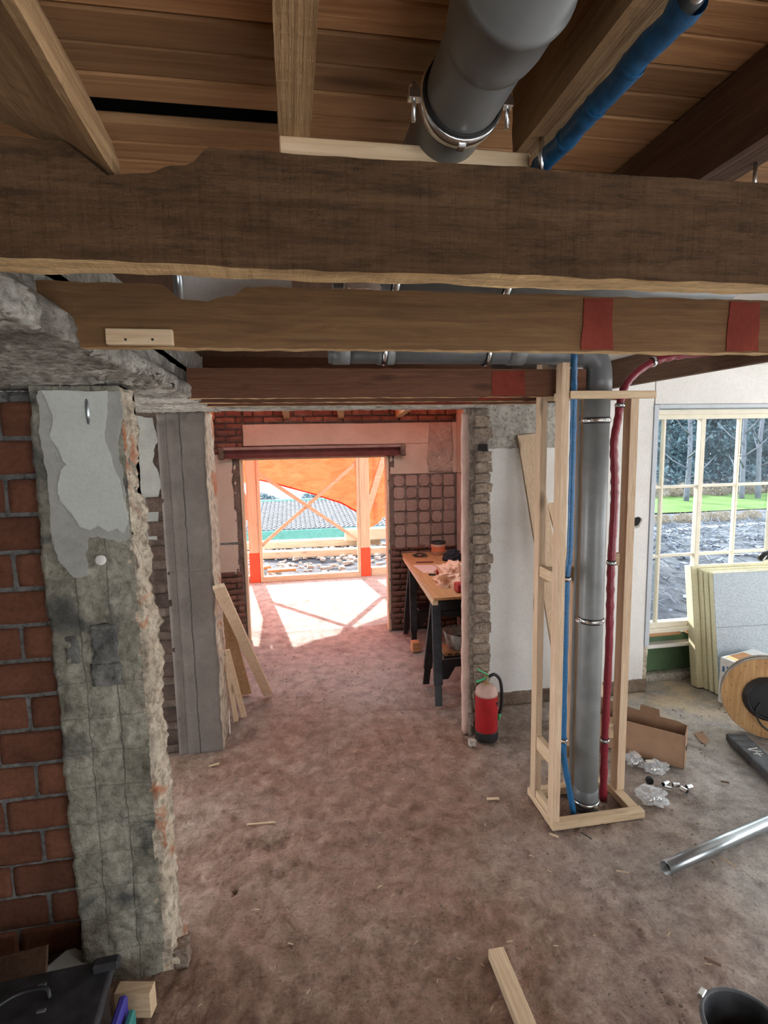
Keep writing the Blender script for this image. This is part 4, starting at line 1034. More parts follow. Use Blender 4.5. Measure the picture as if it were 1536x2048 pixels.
t = thing('slotted_tray', 'pale slotted wooden tray on the near sawhorse shelf', 'tray', (1.4, 4.3, .386))
tb = obj('tray', MB().box(1.19, 1.66, 4.215, 4.42, .386, .412), M['ply'], t, bevel=.002)
for k in range(6): obj('slot', MB().box(1.215+k*.062, 1.25+k*.062, 4.2135, 4.22, .393, .405), M['ink'], tb)
t = thing('plastic_tub', 'clear shallow tub of odds and ends on the slotted tray', 'tub', (1.35, 4.33, .413))
obj('tub', MB().lathe([(.0, .414), (.12, .414), (.145, .50), (.155, .555), (.150, .555), (.138, .50), (.115, .42), (0, .42)], (1.37, 4.33, 0), 'Z', 28), M['tub_clear'], t, smooth=True)
g = grid_box(1.28, 1.46, 4.25, 4.41, .421, .49, .02)
obj('contents', displace(g, lambda x, y, z: (x+.02*noise.noise(Vector((x, y, z))*25), y+.02*noise.noise(Vector((y, z, x))*25), z+(.03*noise.noise(Vector((x, y, 1))*28) if z > .44 else 0))), M['cloth_dark'], t)
t = thing('paint_tub', 'pinkish round tub with black rim on the far end of the worktop', 'tub', (1.58, 5.84, BT))
bx_, by_ = 1.575, 5.83
obj('body', MB().lathe([(0, BT), (.072, BT), (.080, BT+.12), (.080, BT+.135), (.074, BT+.135), (.07, BT+.11), (0, BT+.10)], (bx_, by_, 0), 'Z', 28), M['tub'], t, smooth=True)
obj('rim', MB().lathe([(.079, BT+.125), (.086, BT+.128), (.086, BT+.146), (.060, BT+.152), (.03, BT+.148), (0, BT+.148)], (bx_, by_, 0), 'Z', 28), M['black'], t, smooth=True)
o = obj('label', MB().lathe([(.0735, BT+.03), (.0805, BT+.10)], (bx_, by_, 0), 'Z', 28, None), M['label_orange'], t, smooth=True)
def lump(cx, cy, z0, rx, ry, h, seed, f=16, amp=.25, n=28):
    """crumpled soft heap resting at z0"""
    mb = MB(); S = Vector((seed*7.3, seed*2.1, 0)); m = 14
    vs = []
    for i in range(m+1):
        ph = math.pi/2*i/m
        for k in range(n):
            a = 2*math.pi*k/n; p = Vector((math.cos(a)*math.cos(ph), math.sin(a)*math.cos(ph), math.sin(ph)))
            q = 1+amp*noise.noise(p*2.1+S)+amp*.6*noise.noise(p*5+S)+amp*.3*noise.noise(p*f+S)
            vs.append((cx+p.x*rx*q, cy+p.y*ry*q, z0+max(0, p.z*h*q)))
    fs = [(i*n+k, i*n+(k+1) % n, (i+1)*n+(k+1) % n, (i+1)*n+k) for i in range(m) for k in range(n)]+[tuple(range(n-1, -1, -1)), tuple(m*n+k for k in range(n))]
    mb.v = vs; mb.f = fs; return mb
t = thing('dark_cloth', 'crumpled dark cloth bag on the worktop beside the pinkish tub', 'bag', (1.68, 5.45, BT))
obj('cloth', lump(1.64, 5.52, BT, .10, .09, .11, 3, 14, .35), M['cloth_dark'], t, smooth=True)
t = thing('plastic_bag', 'crumpled translucent peach plastic bag at the near end of the worktop', 'bag', (1.4, 4.6, BT))
obj('film', lump(1.395, 4.60, BT, .17, .21, .165, 5, 9, .42, 40), M['bag_orange'], t, smooth=False)
t = thing('red_case', 'small red case half under the peach plastic bag', 'case', (1.40, 4.38, BT))
obj('body', MB().box(1.31, 1.50, 4.26, 4.36, BT, BT+.075), M['ext_red'], t, bevel=.01)
t = thing('red_tool', 'red handled tool lying behind the peach plastic bag', 'tool', (1.38, 4.95, BT))
obj('handle', MB().bar((1.31, 4.93, BT+.025), (1.45, 4.99, BT+.025), .045, .045), M['ext_red'], t, bevel=.012)
obj('tip', MB().bar((1.29, 4.92, BT+.025), (1.31, 4.93, BT+.025), .02, .03), M['zinc'], t, bevel=.003)
t = thing('marking_pencil', 'long dark red pencil lying across the worktop', 'pencil', (1.34, 5.45, BT))
obj('shaft', MB().bar((1.24, 5.47, BT+.006), (1.42, 5.45, BT+.006), .012, .011), M['maroon'], t, bevel=.002)
t = thing('folding_rule', 'pale folding rule lying on the worktop near its middle', 'rule', (1.4, 5.25, BT))
obj('rule', MB().bar((1.40, 5.32, BT+.006), (1.44, 5.12, BT+.006), .03, .011), M['new_y'], t, bevel=.001)
obj('rule_leaf', MB().bar((1.44, 5.31, BT+.006), (1.48, 5.12, BT+.006), .018, .011), M['zinc'], t, bevel=.001)
t = thing('paper_sheet', 'pinkish paper sheet lying flat on the worktop', 'paper', (1.3, 5.2, BT))
obj('sheet', MB().prism([(1.21, 5.02), (1.42, 4.98), (1.38, 5.34), (1.18, 5.38)], 'Z', BT+.0005, BT+.002), M['tub'], t)
t = thing('plier', 'dark pliers lying at the near left of the worktop', 'tool', (1.24, 4.98, BT))
obj('jaw', MB().bar((1.235, 4.92, BT+.008), (1.295, 4.90, BT+.008), .02, .014), M['ink'], t, bevel=.002)
t = thing('wire_coil', 'loose tangle of wire at the far left corner of the worktop', 'wire', (1.36, 5.8, BT))
pts = [(1.36+(.06+.03*math.sin(k*1.7))*math.cos(k*.6), 5.80+(.08+.03*math.cos(k*2.3))*math.sin(k*.6), BT+.006+.012*abs(math.sin(k*.9))) for k in range(40)]
obj('wire', MB().tube(smooth_path(pts, 3), .0035, 6), M['ink'], t, smooth=True)
t = thing('wood_offcut', 'small pale wood offcut on the floor below the far sawhorse', 'offcut', (1.23, 5.2, 0))
obj('block', MB().box(1.155, 1.235, 5.30, 5.40, 0, .10), M['orange_wood'], t, bevel=.003)

# fire extinguisher
ex = thing('fire_extinguisher', 'red fire extinguisher standing at the foot of the brick pillar', 'extinguisher', (1.325, 3.585, 0))
EX, EY = 1.325, 3.60
obj('base_ring', MB().lathe([(0, 0), (.083, 0), (.085, .01), (.085, .062), (.080, .066), (0, .066)], (EX, EY, 0), 'Z', 32), M['black'], ex, smooth=False)
obj('cylinder', MB().lathe([(.078, .064), (.081, .075), (.081, .335)], (EX, EY, 0), 'Z', 36), M['ext_red'], ex, smooth=True)
o = obj('shoulder', MB().lathe([(.0812, .333), (.081, .350), (.074, .378), (.055, .398), (.030, .408), (.018, .412), (0, .412)], (EX, EY, 0), 'Z', 36), M['dust_red'], ex, smooth=True); o['label'] = 'dust covered shoulder'
obj('valve', MB().lathe([(0, .410), (.016, .410), (.016, .425), (.020, .427), (.020, .447), (.013, .45), (.013, .475), (0, .475)], (EX, EY, 0), 'Z', 18), M['brass'], ex)
obj('handle', MB().bar((EX+.01, EY-.005, .478), (EX-.075, EY-.02, .535), .020, .008), M['green'], ex, bevel=.002)
obj('handle', MB().bar((EX+.01, EY-.005, .462), (EX-.085, EY-.02, .440), .020, .008), M['green'], ex, bevel=.002)
obj('gauge', MB().lathe([(0, 0), (.015, 0), (.015, -.012), (0, -.012)], (EX, EY-.022, .455), 'Y', 16), M['zinc'], ex)
hose = smooth_path([(EX+.015, EY, .462), (EX+.06, EY, .475), (EX+.103, EY+.005, .43), (EX+.118, EY+.005, .34), (EX+.115, EY, .24), (EX+.100, EY, .17)], 6)
obj('hose', MB().tube(hose, .0115, 12), M['rubber'], ex, smooth=True)
obj('nozzle', MB().tube([(EX+.101, EY, .175), (EX+.094, EY, .125)], [.013, .010], 12), M['green'], ex, smooth=True)
obj('stud_mark', MB().lathe([(0, 0), (.008, 0), (.008, -.006), (0, -.006)], (EX+.055, EY-.062, .285), 'Y', 10), M['ink'], ex)

# ================================================================== RIGHT SIDE
cbx = thing('cardboard_box', 'open brown cardboard box with torn top on the floor right of the stud frame', 'box', (2.5, 3.3, 0))
A = Vector((2.437, 2.965, 0)); B = Vector((1.98, 3.42, 0)); dirL = (B-A).normalized(); nrm = Vector((dirL.y, -dirL.x, 0))
if nrm.y < 0: nrm = -nrm
W = .115; Cc = A+nrm*W; D = B+nrm*W
Hn = .235
def sheet(name, p, q, tops, th, mat, n_in):
    """vertical cardboard wall from p to q; tops = [(t, height)]"""
    d = q-p; out = [(p+d*t, h) for t, h in tops]; off = n_in*th
    vs = []
    for b, h in out: vs += [(b.x, b.y, 0.002), (b.x, b.y, h), (b.x+off.x, b.y+off.y, .002), (b.x+off.x, b.y+off.y, h)]
    k = len(out); fs = []
    for i in range(k-1):
        a = i*4; b = a+4
        fs += [(a, b, b+1, a+1), (a+2, a+3, b+3, b+2), (a+1, b+1, b+3, a+3), (a, a+2, b+2, b)]
    fs += [(0, 1, 3, 2), ((k-1)*4, (k-1)*4+2, (k-1)*4+3, (k-1)*4+1)]
    m = MB(); m.add(vs, fs); return obj(name, m, mat, cbx)
sheet('front_panel', A, B, [(0, Hn), (1, Hn)], .004, M['card'], nrm)
sheet('back_panel', Cc, D, [(0, Hn+.02), (.10, Hn+.035), (.26, Hn+.035), (.27, Hn+.085), (.45, Hn+.09), (.46, Hn+.045), (.68, Hn+.055), (.85, Hn+.075), (1, Hn+.10)], .004, M['card_in'], -nrm)
sheet('end_panel', A, Cc, [(0, Hn), (.5, Hn+.015), (1, Hn+.03)], .004, M['card'], dirL)
sheet('end_panel', B, D, [(0, Hn), (1, Hn+.05)], .004, M['card_in'], -dirL)
bot = MB().prism([(A.x, A.y), (B.x, B.y), (D.x, D.y), (Cc.x, Cc.y)], 'Z', .002, .006); obj('bottom', bot, M['card_in'], cbx)
m_ = A.lerp(Cc, .3)+Vector((0, 0, .13)); obj('hand_hole', MB().bar(m_-nrm*.0-dirL*.0045, m_+nrm*.035-dirL*.0045, .002, .028), M['ink'], cbx)
# flap folded inside
fl = MB().prism([(A.x+nrm.x*.05, A.y+nrm.y*.05), (B.x+nrm.x*.05, B.y+nrm.y*.05), (B.x+nrm.x*.11, B.y+nrm.y*.11), (A.x+nrm.x*.11, A.y+nrm.y*.11)], 'Z', Hn-.06, Hn-.056); obj('inner_flap', fl, M['card'], cbx)

# insulation boards leaning at the window
def leanboard(label, xl, y0, ytop, w, h, th, mat_face, sheared=0.0):
    t = thing('insulation_board', label, 'board', (xl+w/2, y0, 0), 'insulation boards leaning at the window')
    tilt = math.atan2(ytop-y0, h)
    Mx = Matrix.Translation((xl, y0, .0)) @ Matrix.Rotation(sheared, 4, 'Z') @ Matrix.Rotation(-tilt, 4, 'X')
    obj('foam', MB().box(0, w, 0, th, 0.0, h, Mx), M['foam'], t, bevel=.003)
    f_ = obj('facing', MB().box(.006, w, -.004, .0, .0, h-.006, Mx), M[mat_face], t)
    return t, Mx, f_
leanboard('rear cream foam board in the leaning stack, farthest left', 3.378, 4.0, 4.17, .9, 1.05, .085, 'foam', R(-3))
leanboard('second cream foam board in the leaning stack', 3.43, 3.955, 4.115, .9, 1.03, .035, 'foam', R(-3))
leanboard('third cream foam board in the leaning stack, just behind the grey faced one', 3.44, 3.905, 4.065, .9, 1.02, .035, 'foam', R(-3))
t, Mx, f_ = leanboard('front foam board with embossed grey facing, in the leaning stack', 3.45, 3.845, 4.005, .9, 1.02, .045, 'foil', R(-3))
for z in (.16, .30, .56): obj('seam', MB().box(.006, .9, -.0055, -.004, z, z+.003, Mx), M['dark_grey'], f_)
# drill on top
t = thing('cordless_tool', 'black power tool resting on top of the insulation boards', 'tool', (3.86, 3.95, 1.0))
q = at(1527, 1112, Y=3.95)
mb = MB().tube([(q.x-.06, 3.93, q.z-.015), (q.x-.02, 3.93, q.z+.005), (q.x+.12, 3.93, q.z+.035)], [.022, .036, .04], 18)
obj('body', mb, M['black'], t, smooth=True)
obj('battery_grip', MB().bar((q.x+.08, 3.93, q.z-.0), (q.x+.11, 3.95, q.z-.12), .04, .045, (1, 0, 0)), M['black'], t, bevel=.006)
o = obj('label_plate', MB().bar((q.x-.045, 3.905, q.z-.022), (q.x-.022, 3.896, q.z+.012), .012, .004, (0, 1, 0)), M['white_card'], t)
# printed box behind the reel
t = thing('printed_box', 'white printed carton standing behind the wooden cable reel', 'box', (3.5, 3.75, 0))
Mx = Matrix.Translation((3.40, 3.56, 0)) @ Matrix.Rotation(R(14), 4, 'Z')
obj('carton', MB().box(0, .40, 0, .19, 0, .38, Mx), M['white_card'], t, bevel=.003)
obj('open_flap', MB().box(.03, .25, .02, .17, .3805, .384, Mx), M['orange_wood'], t)
for k in range(5): obj('print_stripe', MB().box(-.0015, 0, .02+.032*k, .030+.034*k, .13+.035*k, .355-.01*k, Mx), M['print_blue'], t)
# cable reel
_rc = at(1537, 1397, Z=.292); RC = Vector((_rc.x, _rc.y, .0)); RR = .288
reel = thing('cable_reel', 'round wooden cable reel with a coil of black cable at the right edge', 'reel', (RC.x, RC.y, 0))
Mr = Matrix.Translation((RC.x, RC.y, RR+.004)) @ Matrix.Rotation(R(-39), 4, 'Z') @ Matrix.Rotation(R(-3), 4, 'X')
def flange(name, y, fr):
    n = 72; mb = MB()
    pr = [(0, y), (RR, y), (RR, y+.034), (0, y+.034)]
    mb.lathe(pr, (0, 0, 0), 'Y', n, Mr); o = obj(name, mb, M['osb'], reel)
    mb2 = MB().lathe([(RR-.001, y-.001), (RR+.003, y-.001), (RR+.003, y+.035), (RR-.001, y+.035), (RR-.001, y-.001)], (0, 0, 0), 'Y', n, Mr)
    o2 = obj('rim', mb2, M['reel_rim'], reel); return o
flange('front_flange', -.012, 1)
flange('back_flange', .045, 0)
obj('core', MB().lathe([(.11, .01), (.11, .05)], (0, 0, 0), 'Y', 30, Mr), M['osb'], reel, smooth=True)
hubm = MB()
spir = []
for k in range(200):
    a = k/200*2*math.pi*9; r = .155-.030*k/200; spir.append(Mr @ Vector((r*math.cos(a), -.020-.0052*9*k/200-.001*math.sin(a), r*math.sin(a))))
cb_ = thing('black_cable', 'coil of black cable on the face of the wooden reel', 'cable', (RC.x, RC.y-.1, RR))
obj('coil', MB().tube(spir, .0065, 8), M['black'], cb_, smooth=True)
obj('coil_core', MB().lathe([(0, -.055), (.118, -.055), (.146, -.0125), (0, -.0125)], (0, 0, 0), 'Y', 32, Mr), M['black'], cb_)
tail = smooth_path([Mr @ Vector(p) for p in ((-.05, -.06, -.02), (-.075, -.07, -.09), (-.05, -.06, -.16), (.0, -.05, -.21), (.09, -.04, -.25))], 6)
obj('tail', MB().tube(tail, .0065, 8), M['black'], cb_, smooth=True)
rnd = random.Random(2)
for k in range(26):
    a = 2*math.pi*k/26; r = RR-.03 if k % 2 else RR-.055
    p = Vector((r*math.cos(a), -.0125, r*math.sin(a)))
    obj('nail', MB().lathe([(0, -.0135), (.0032, -.0135), (.0032, -.012)], (p.x, 0, p.z), 'Y', 7, Mr), M['ink'], reel)
# chalked rubber strip
t = thing('rubber_ramp', 'grey rubber strip with chalk scrawl lying in front of the cable reel', 'strip', (3.05, 3.0, 0))
a = Vector((3.02, 3.215, .022)); b = Vector((3.07, 2.80, .022))
a = at(1470, 1473, Z=.03); b = at(1560, 1556, Z=.03); dd = (b-a).normalized()
obj('body', MB().bar(a, b+dd*.2, .135, .055), M['dark_grey'], t, bevel=.012, seg=2)
sd = Vector((-dd.y, dd.x, 0))
for k in range(3): c = a+dd*(.04+.07*k); obj('groove', MB().bar(c-sd*.06+Vector((0, 0, .0276)), c+sd*.06+Vector((0, 0, .0276)), .004, .001), M['ink'], t)
cs = a+dd*.19; ch = []
for k in range(24):
    u = k/23; ch.append(cs+dd*(.05*u)+sd*(.035*math.cos(u*6.0))+Vector((0, 0, .0285)))
obj('chalk_scrawl', MB().tube(ch, .0032, 6), M['chalk'], t)
c2 = a+dd*.265; obj('chalk_scrawl', MB().bar(c2-sd*.03+Vector((0, 0, .0285)), c2+sd*.03+Vector((0, 0, .0285)), .006, .0015), M['chalk'], t)
obj('chalk_scrawl', MB().bar(c2-dd*.025+Vector((0, 0, .0285)), c2+dd*.03+Vector((0, 0, .0285)), .006, .0015), M['chalk'], t)
# steel tube on floor
t = thing('steel_tube', 'galvanised steel tube lying on the floor at the lower right', 'tube', (2.2, 2.3, 0))
a = at(1331, 1736, Z=.035); b = at(1560, 1634, Z=.035); d = (b-a).normalized()
Lr = .0335
pr = MB(); e = a+d*1.6
vs = MB().tube([a, a+d*.5, e], Lr, 28, False); vi = MB().tube([a, a+d*.5, e], Lr-.003, 28, False)
pr.v = vs.v+vi.v; nv = len(vs.v); pr.f = vs.f+[tuple(i+nv for i in f[::-1]) for f in vi.f]+[(k, (k+1) % 28, nv+(k+1) % 28, nv+k) for k in range(28)]
obj('tube', pr, M['grey_pipe'], t, smooth=True)
obj('bore_shade', MB().tube([a+d*.04, a+d*1.5], Lr-.0036, 24), M['ink'], t)  # dark plug stands in for the shade inside the tube
# batten in the foreground
t = thing('pine_batten', 'clean pine batten lying on the floor at the bottom edge', 'batten', (.78, 1.7, 0))
a = at(991, 1900, Z=.024); b = at(1052, 2048, Z=.024); d = (b-a).normalized()
q_ = .5*(at(975, 1898, Z=.045)+at(1008, 1893, Z=.045)); q_.z = .024
obj('batten', MB().bar(q_+d*.0, q_+d*1.2, .066, .044), M['new_y'], t, bevel=.002)
# bucket
bk = thing('bucket', 'black builder bucket cut off by the lower right corner', 'bucket', (1.40, 1.36, 0))
Mb = Matrix.Translation((1.365, 1.33, .0))
obj('body', MB().lathe([(0, .0), (.095, 0), (.118, .26), (.126, .262), (.127, .272), (.121, .275), (.114, .266), (.092, .012), (0, .012)], (0, 0, 0), 'Z', 48, Mb), M['black_dusty'], bk, smooth=True)
obj('rim', MB().lathe([(.118, .258), (.129, .262), (.129, .272), (.121, .276), (.116, .272), (.118, .258)], (0, 0, 0), 'Z', 48, Mb), M['dark_grey'], bk, smooth=True)
hp = at(1405, 1982, Z=.275); obj('handle_lug', MB().bar((hp.x-.02, hp.y-.012, .268), (hp.x+.012, hp.y+.008, .268), .02, .02), M['zinc'], bk, bevel=.003)
# fittings and bags
def sleeve(label, px, py, L, r, rz, mat='zinc', up=False):
    p = at(px, py, Z=r)
    t = thing('pipe_fitting', label, 'fitting', (p.x, p.y, 0), 'loose metal sleeves on the floor')
    d = Vector((math.cos(rz), math.sin(rz), 0)); a = Vector((p.x, p.y, r))-d*L/2; b = a+d*L
    if up: a = Vector((p.x, p.y, 0)); b = Vector((p.x, p.y, L))
    o_ = MB().tube([a, b], r, 16, False); i_ = MB().tube([a, b], r*.82, 16, False); m = MB(); n = len(o_.v)
    m.v = o_.v+i_.v; m.f = o_.f+[tuple(i+n for i in f[::-1]) for f in i_.f]+[(k, (k+1) % 16, n+(k+1) % 16, n+k) for k in range(16)]+[(16+k, 16+(k+1) % 16, n+16+(k+1) % 16, n+16+k) for k in range(16)]
    obj('sleeve', m, M[mat], t, smooth=False)
    obj('mouth_shade', MB().tube([a.lerp(b, .45), a.lerp(b, .5)], r*.8, 12), M['ink'], t)  # dark disc paints the shade inside the sleeve's mouth
sleeve('black ring fitting lying apart at the left of the loose sleeves', 1299, 1561, .022, .023, R(70), 'black')
sleeve('upper shiny sleeve of the touching pair beside the clear bag', 1331, 1567, .042, .016, R(20))
sleeve('lower shiny sleeve of the touching pair beside the clear bag', 1336, 1577, .036, .016, R(-40))
sleeve('shiny sleeve standing third from the left of the loose row', 1352, 1570, .040, .016, R(-15))
sleeve('dark-mouthed sleeve near the right end of the loose row', 1368, 1580, .040, .017, R(-70))
sleeve('rightmost shiny sleeve of the loose row', 1378, 1574, .036, .016, R(5))
def bag(label, px, py, rx, ry, h, seed, rot=0):
    p = at(px, py, Z=0); t = thing('clear_bag', label, 'bag', (p.x, p.y, 0), 'clear plastic bags of fittings')
    o = obj('film', lump(p.x, p.y, .003, rx, ry, h, seed, 11, .45, 34), M['bag_clear'], t)
    rnd = random.Random(seed)
    for k in range(5):
        x, y = p.x+rnd.uniform(-.5, .5)*rx, p.y-ry*.3+rnd.uniform(-.4, .3)*ry; a = rnd.uniform(0, 6)
        obj('fitting', MB().tube([(x, y, .018), (x+.028*math.cos(a), y+.028*math.sin(a), .020)], .0125, 12), M['zinc'], t, smooth=True)
    return t, p
bag('large crumpled clear bag in front of the loose metal sleeves', 1303, 1596, .085, .085, .06, 11)
t, p = bag('clear bag of fittings with paper label touching the cardboard box', 1310, 1538, .075, .06, .05, 12)
obj('paper_label', MB().bar((p.x-.06, p.y+.01, .055), (p.x-.01, p.y-.005, .060), .035, .001), M['paper'], t)
t, p = bag('clear bag of fittings half hidden by the right stud', 1268, 1524, .055, .06, .05, 13)
obj('paper_label', MB().bar((p.x-.01, p.y-.02, .055), (p.x+.03, p.y-.02, .057), .035, .001), M['paper'], t)
t = thing('paper_scrap', 'greyish paper scrap on the floor right of the cardboard box', 'paper', (2.6, 3.1, 0))
pp = [at(*q, Z=.004) for q in ((1388, 1466), (1405, 1462), (1418, 1478), (1412, 1488), (1400, 1482))]
obj('scrap', MB().prism([(v.x, v.y) for v in pp], 'Z', .001, .003), M['card'], t)

# ================================================================== LOWER LEFT CORNER
bb = thing('tool_case', 'black plastic crate lid with catches in the dark lower left corner', 'case', (-.95, 1.75, 0))
Mc = Matrix.Translation((-1.35, 1.58, 0)) @ Matrix.Rotation(R(4), 4, 'Z')
obj('body', MB().box(0, .64, 0, .30, 0, .255, Mc), M['black'], bb, bevel=.012, seg=2)
obj('lid', MB().box(-.012, .665, -.012, .312, .255, .30, Mc), M['black_dusty'], bb, bevel=.010, seg=2)
obj('lid_lip', MB().box(.60, .69, .255, .300, .292, .325, Mc), M['black_dusty'], bb, bevel=.008)
hn = smooth_path([Mc @ Vector(p) for p in ((.33, .17, .30), (.34, .19, .325), (.40, .215, .33), (.47, .215, .325), (.485, .20, .30))], 5)
obj('handle', MB().tube(hn, .008, 10), M['black'], bb, smooth=True)
for x, y in ((.32, .13), (.46, .15), (.43, .25)): obj('catch', MB().box(x, x+.028, y, y+.012, .30, .3065, Mc), M['dark_grey'], bb, bevel=.002)
t = thing('plastic_folder', 'blue-violet plastic case end beside the black crate', 'case', (-.66, 1.72, 0))
obj('body', MB().bar((-.665, 1.50, .12), (-.655, 1.84, .12), .026, .24), M['purple'], t, bevel=.006)
t = thing('teal_folder', 'teal plastic case standing against the blue-violet one', 'case', (-.63, 1.72, 0))
obj('body', MB().bar((-.630, 1.50, .105), (-.622, 1.81, .105), .024, .21), M['teal'], t, bevel=.006)
t = thing('wood_offcut', 'square pine offcut standing beside the black crate', 'offcut', (-.64, 1.97, 0))
obj('block', MB().bar((-.735, 2.0, .055), (-.60, 1.975, .055), .05, .105), M['new_x'], t, bevel=.002)
t = thing('white_sheet', 'pale sheet folded behind the black crate against the brick wall', 'sheet', (-.98, 2.1, .1))
q = [at(60, 1962, Y=2.12), at(176, 1932, Y=2.14), at(168, 1908, Y=2.16), at(150, 1898, Y=2.17), at(132, 1902, Y=2.17)]
mb = MB(); mb.v = [tuple(p) for p in q]+[(p.x, p.y+.006, p.z) for p in q]+[(q[0].x, 2.10, .0), (q[1].x, 2.12, .0), (q[0].x, 2.106, .0), (q[1].x, 2.126, .0)]
mb.f = [(0, 1, 2, 3, 4), (9, 8, 7, 6, 5), (0, 4, 9, 5), (4, 3, 8, 9), (3, 2, 7, 8), (2, 1, 6, 7), (10, 11, 1, 0), (5, 6, 13, 12), (1, 11, 13, 6), (0, 5, 12, 10), (10, 12, 13, 11)]
obj('sheet', mb, M['plaster_coat'], t)
t = thing('brown_board', 'dusty brown board lying low along the brick wall behind the crate', 'board', (-1.3, 2.1, .1))
a = at(0, 1945, Y=2.1); b = at(88, 1918, Y=2.1)
obj('board', MB().bar((a.x-.3, 2.09, .02+.10), (b.x, 2.12, .08+b.z*.35), .12, .018, (0, -1, .6)), M['joist_dark'], t, bevel=.002)

# ================================================================== LOOSE BITS ON THE FLOOR
def chip(label, px, py, L, w, h, rz, mat='chip', name='wood_chip', cat='chip'):
    p = at(px, py, Z=0); t = thing(name, label, cat, (p.x, p.y, 0))
    d = Vector((math.cos(rz), math.sin(rz), .02)); a = Vector((p.x, p.y, h/2+.001))
    obj('piece', MB().bar(a-d*L/2, a+d*L/2, w, h), M[mat], t, bevel=min(w, h)*.2)
chip('pale wood chip on the floor between extinguisher and stud frame', 986, 1599, .075, .02, .008, R(-8))
chip('thin brown lath lying across the shallow floor pit', 522, 1648, .16, .008, .007, R(-6))
chip('pale splinter near the second pillar', 428, 1531, .07, .012, .008, R(15))
chip('dark splinter in the lower left of the open floor', 577, 1846, .11, .006, .006, R(-58), 'joist_dark')
chip('short splinter on the floor below the clear bags', 1245, 1745, .06, .008, .006, R(-25))
chip('long splinter on the floor left of the steel tube end', 1455, 1725, .08, .007, .006, R(-70))
chip('dark splinter right of the foreground batten', 1425, 1925, .06, .010, .006, R(-50), 'joist_dark')
chip('pale lath scrap by the sole plate corner', 1108, 1672, .05, .010, .006, R(-45))
chip('thin dark wire end by the middle of the sole plate', 1172, 1672, .07, .005, .005, R(-65), 'ink')
chip('dark oblong chip right of the cardboard box', 1450, 1565, .045, .016, .006, R(-30), 'joist_dark')
p = at(944, 1490, Z=0); t = thing('rubble_stone', 'small pale stone on the floor just before the extinguisher', 'stone', (p.x, p.y, 0))
obj('stone', displace(grid_box(p.x-.022, p.x+.022, p.y-.02, p.y+.02, 0, .04, .01), lambda x, y, z: (x+.008*noise.noise(Vector((x, y, z))*60), y+.008*noise.noise(Vector((y, x, z))*60), z+.006*noise.noise(Vector((z, y, x))*60))), M['stone'], t)
# countless shavings and grit
rnd = random.Random(99); mb = MB()
def scatter(n, fx, size, flat):
    for _ in range(n):
        x, y = fx()
        L = size*rnd.uniform(.4, 1.4); a = rnd.uniform(0, math.pi); w = L*rnd.uniform(*flat); h = max(.0012, w*.5)
        d = Vector((math.cos(a), math.sin(a), rnd.uniform(-.1, .1))); c = Vector((x, y, -.002+h))
        mb.bar(c-d*L/2, c+d*L/2, w, h)
def fx_all():
    while True:
        y = 1.3+rnd.random()**1.3*4.2; x = rnd.uniform(-.5, 3.4)
        if x > .17*y+.75*y or (y > 3.7 and x > 1.1) : continue
        return x, y
scatter(230, fx_all, .020, (.06, .25))
o = obj('wood_shavings', mb, M['chip']); tag(o, 'countless pale shavings and splinters strewn over the dirty floor', 'shavings', None, 'stuff')
mb = MB(); scatter(650, fx_all, .010, (.5, .9))
o = obj('floor_grit', mb, M['mud']); tag(o, 'dark grit and crumbs strewn over the dirty floor', 'grit', None, 'stuff')
# ================================================================== PORCH
PY = 8.65
def post(label, px0, px1, ybot, Yf, w, ztop=2.75):
    x0 = at(px0, ybot, Y=Yf).x; t = thing('porch_post', label, 'post', (x0+w/2, Yf+w/2, 0))
    obj('post', MB().box(x0, x0+w, Yf, Yf+w, .47, ztop), M['post'], t, bevel=.004)
    o = obj('painted_foot', MB().box(x0-.002, x0+w+.002, Yf-.002, Yf+w+.002, 0, .47), M['orange_paint'], t, bevel=.004); o['label'] = 'bright orange-red foot'
    return t, x0
PL, xl = post('left porch timber post with orange-red painted foot', 501, 521, 1160, PY, .155)
PR, xr = post('right porch timber post with orange-red painted foot', 723, 742, 1150, PY, .155)
def strut(label, x0, z0, x1, z1, w, y):
    t = thing('porch_brace', label, 'brace', ((x0+x1)/2, y, z0)); obj('brace', MB().bar((x0, y, z0), (x1, y, z1), .08, w, (0, 0, 1)), M['postx'], t, bevel=.003); return t
strut('short diagonal brace from the right porch post up to the right', xr+.09, .95, xr+.46, 2.05, .10, PY+.08)
strut('short diagonal brace from the left porch post up to the left', xl+.04, 1.0, xl-.30, 2.10, .12, PY+.08)
xf = thing('braced_frame', 'slim pale timber frame with crossing braces between the porch posts', 'frame', (.26, PY, 0))
a0, a1 = xl+.16, xr-.005
for x in (a0, a1-.045): obj('upright', MB().box(x, x+.045, PY-.01, PY+.06, .075, 2.6), M['post'], xf, bevel=.003)
obj('bottom_rail', MB().box(a0, a1, PY-.01, PY+.09, .0, .085), M['postx'], xf, bevel=.003)
zA, zB, zC, zD = 1.72, 1.84, .579, .60
obj('brace', MB().bar((a0+.03, PY-.005, zA), (a1-.03, PY-.005, zD), .022, .055), M['postx'], xf, bevel=.002)
obj('brace', MB().bar((a0+.03, PY+.02, zC), (a1-.03, PY+.02, zB), .022, .055), M['postx'], xf, bevel=.002)
struct('wall_porch_sill', MB().box(-1.8, 2.4, PY-.06, PY+.22, -.3, -.002), M['stub'])
t = thing('sill_timber', 'pale pinkish timber lying along the right porch edge', 'timber', (1.6, 8.8, 0))
obj('timber', MB().box(xr+.17, 2.3, PY+.02, PY+.14, 0, .13), M['postx'], t, bevel=.004)
t = thing('sill_timber', 'short pale timber at the left porch edge', 'timber', (-1.2, 8.8, 0))
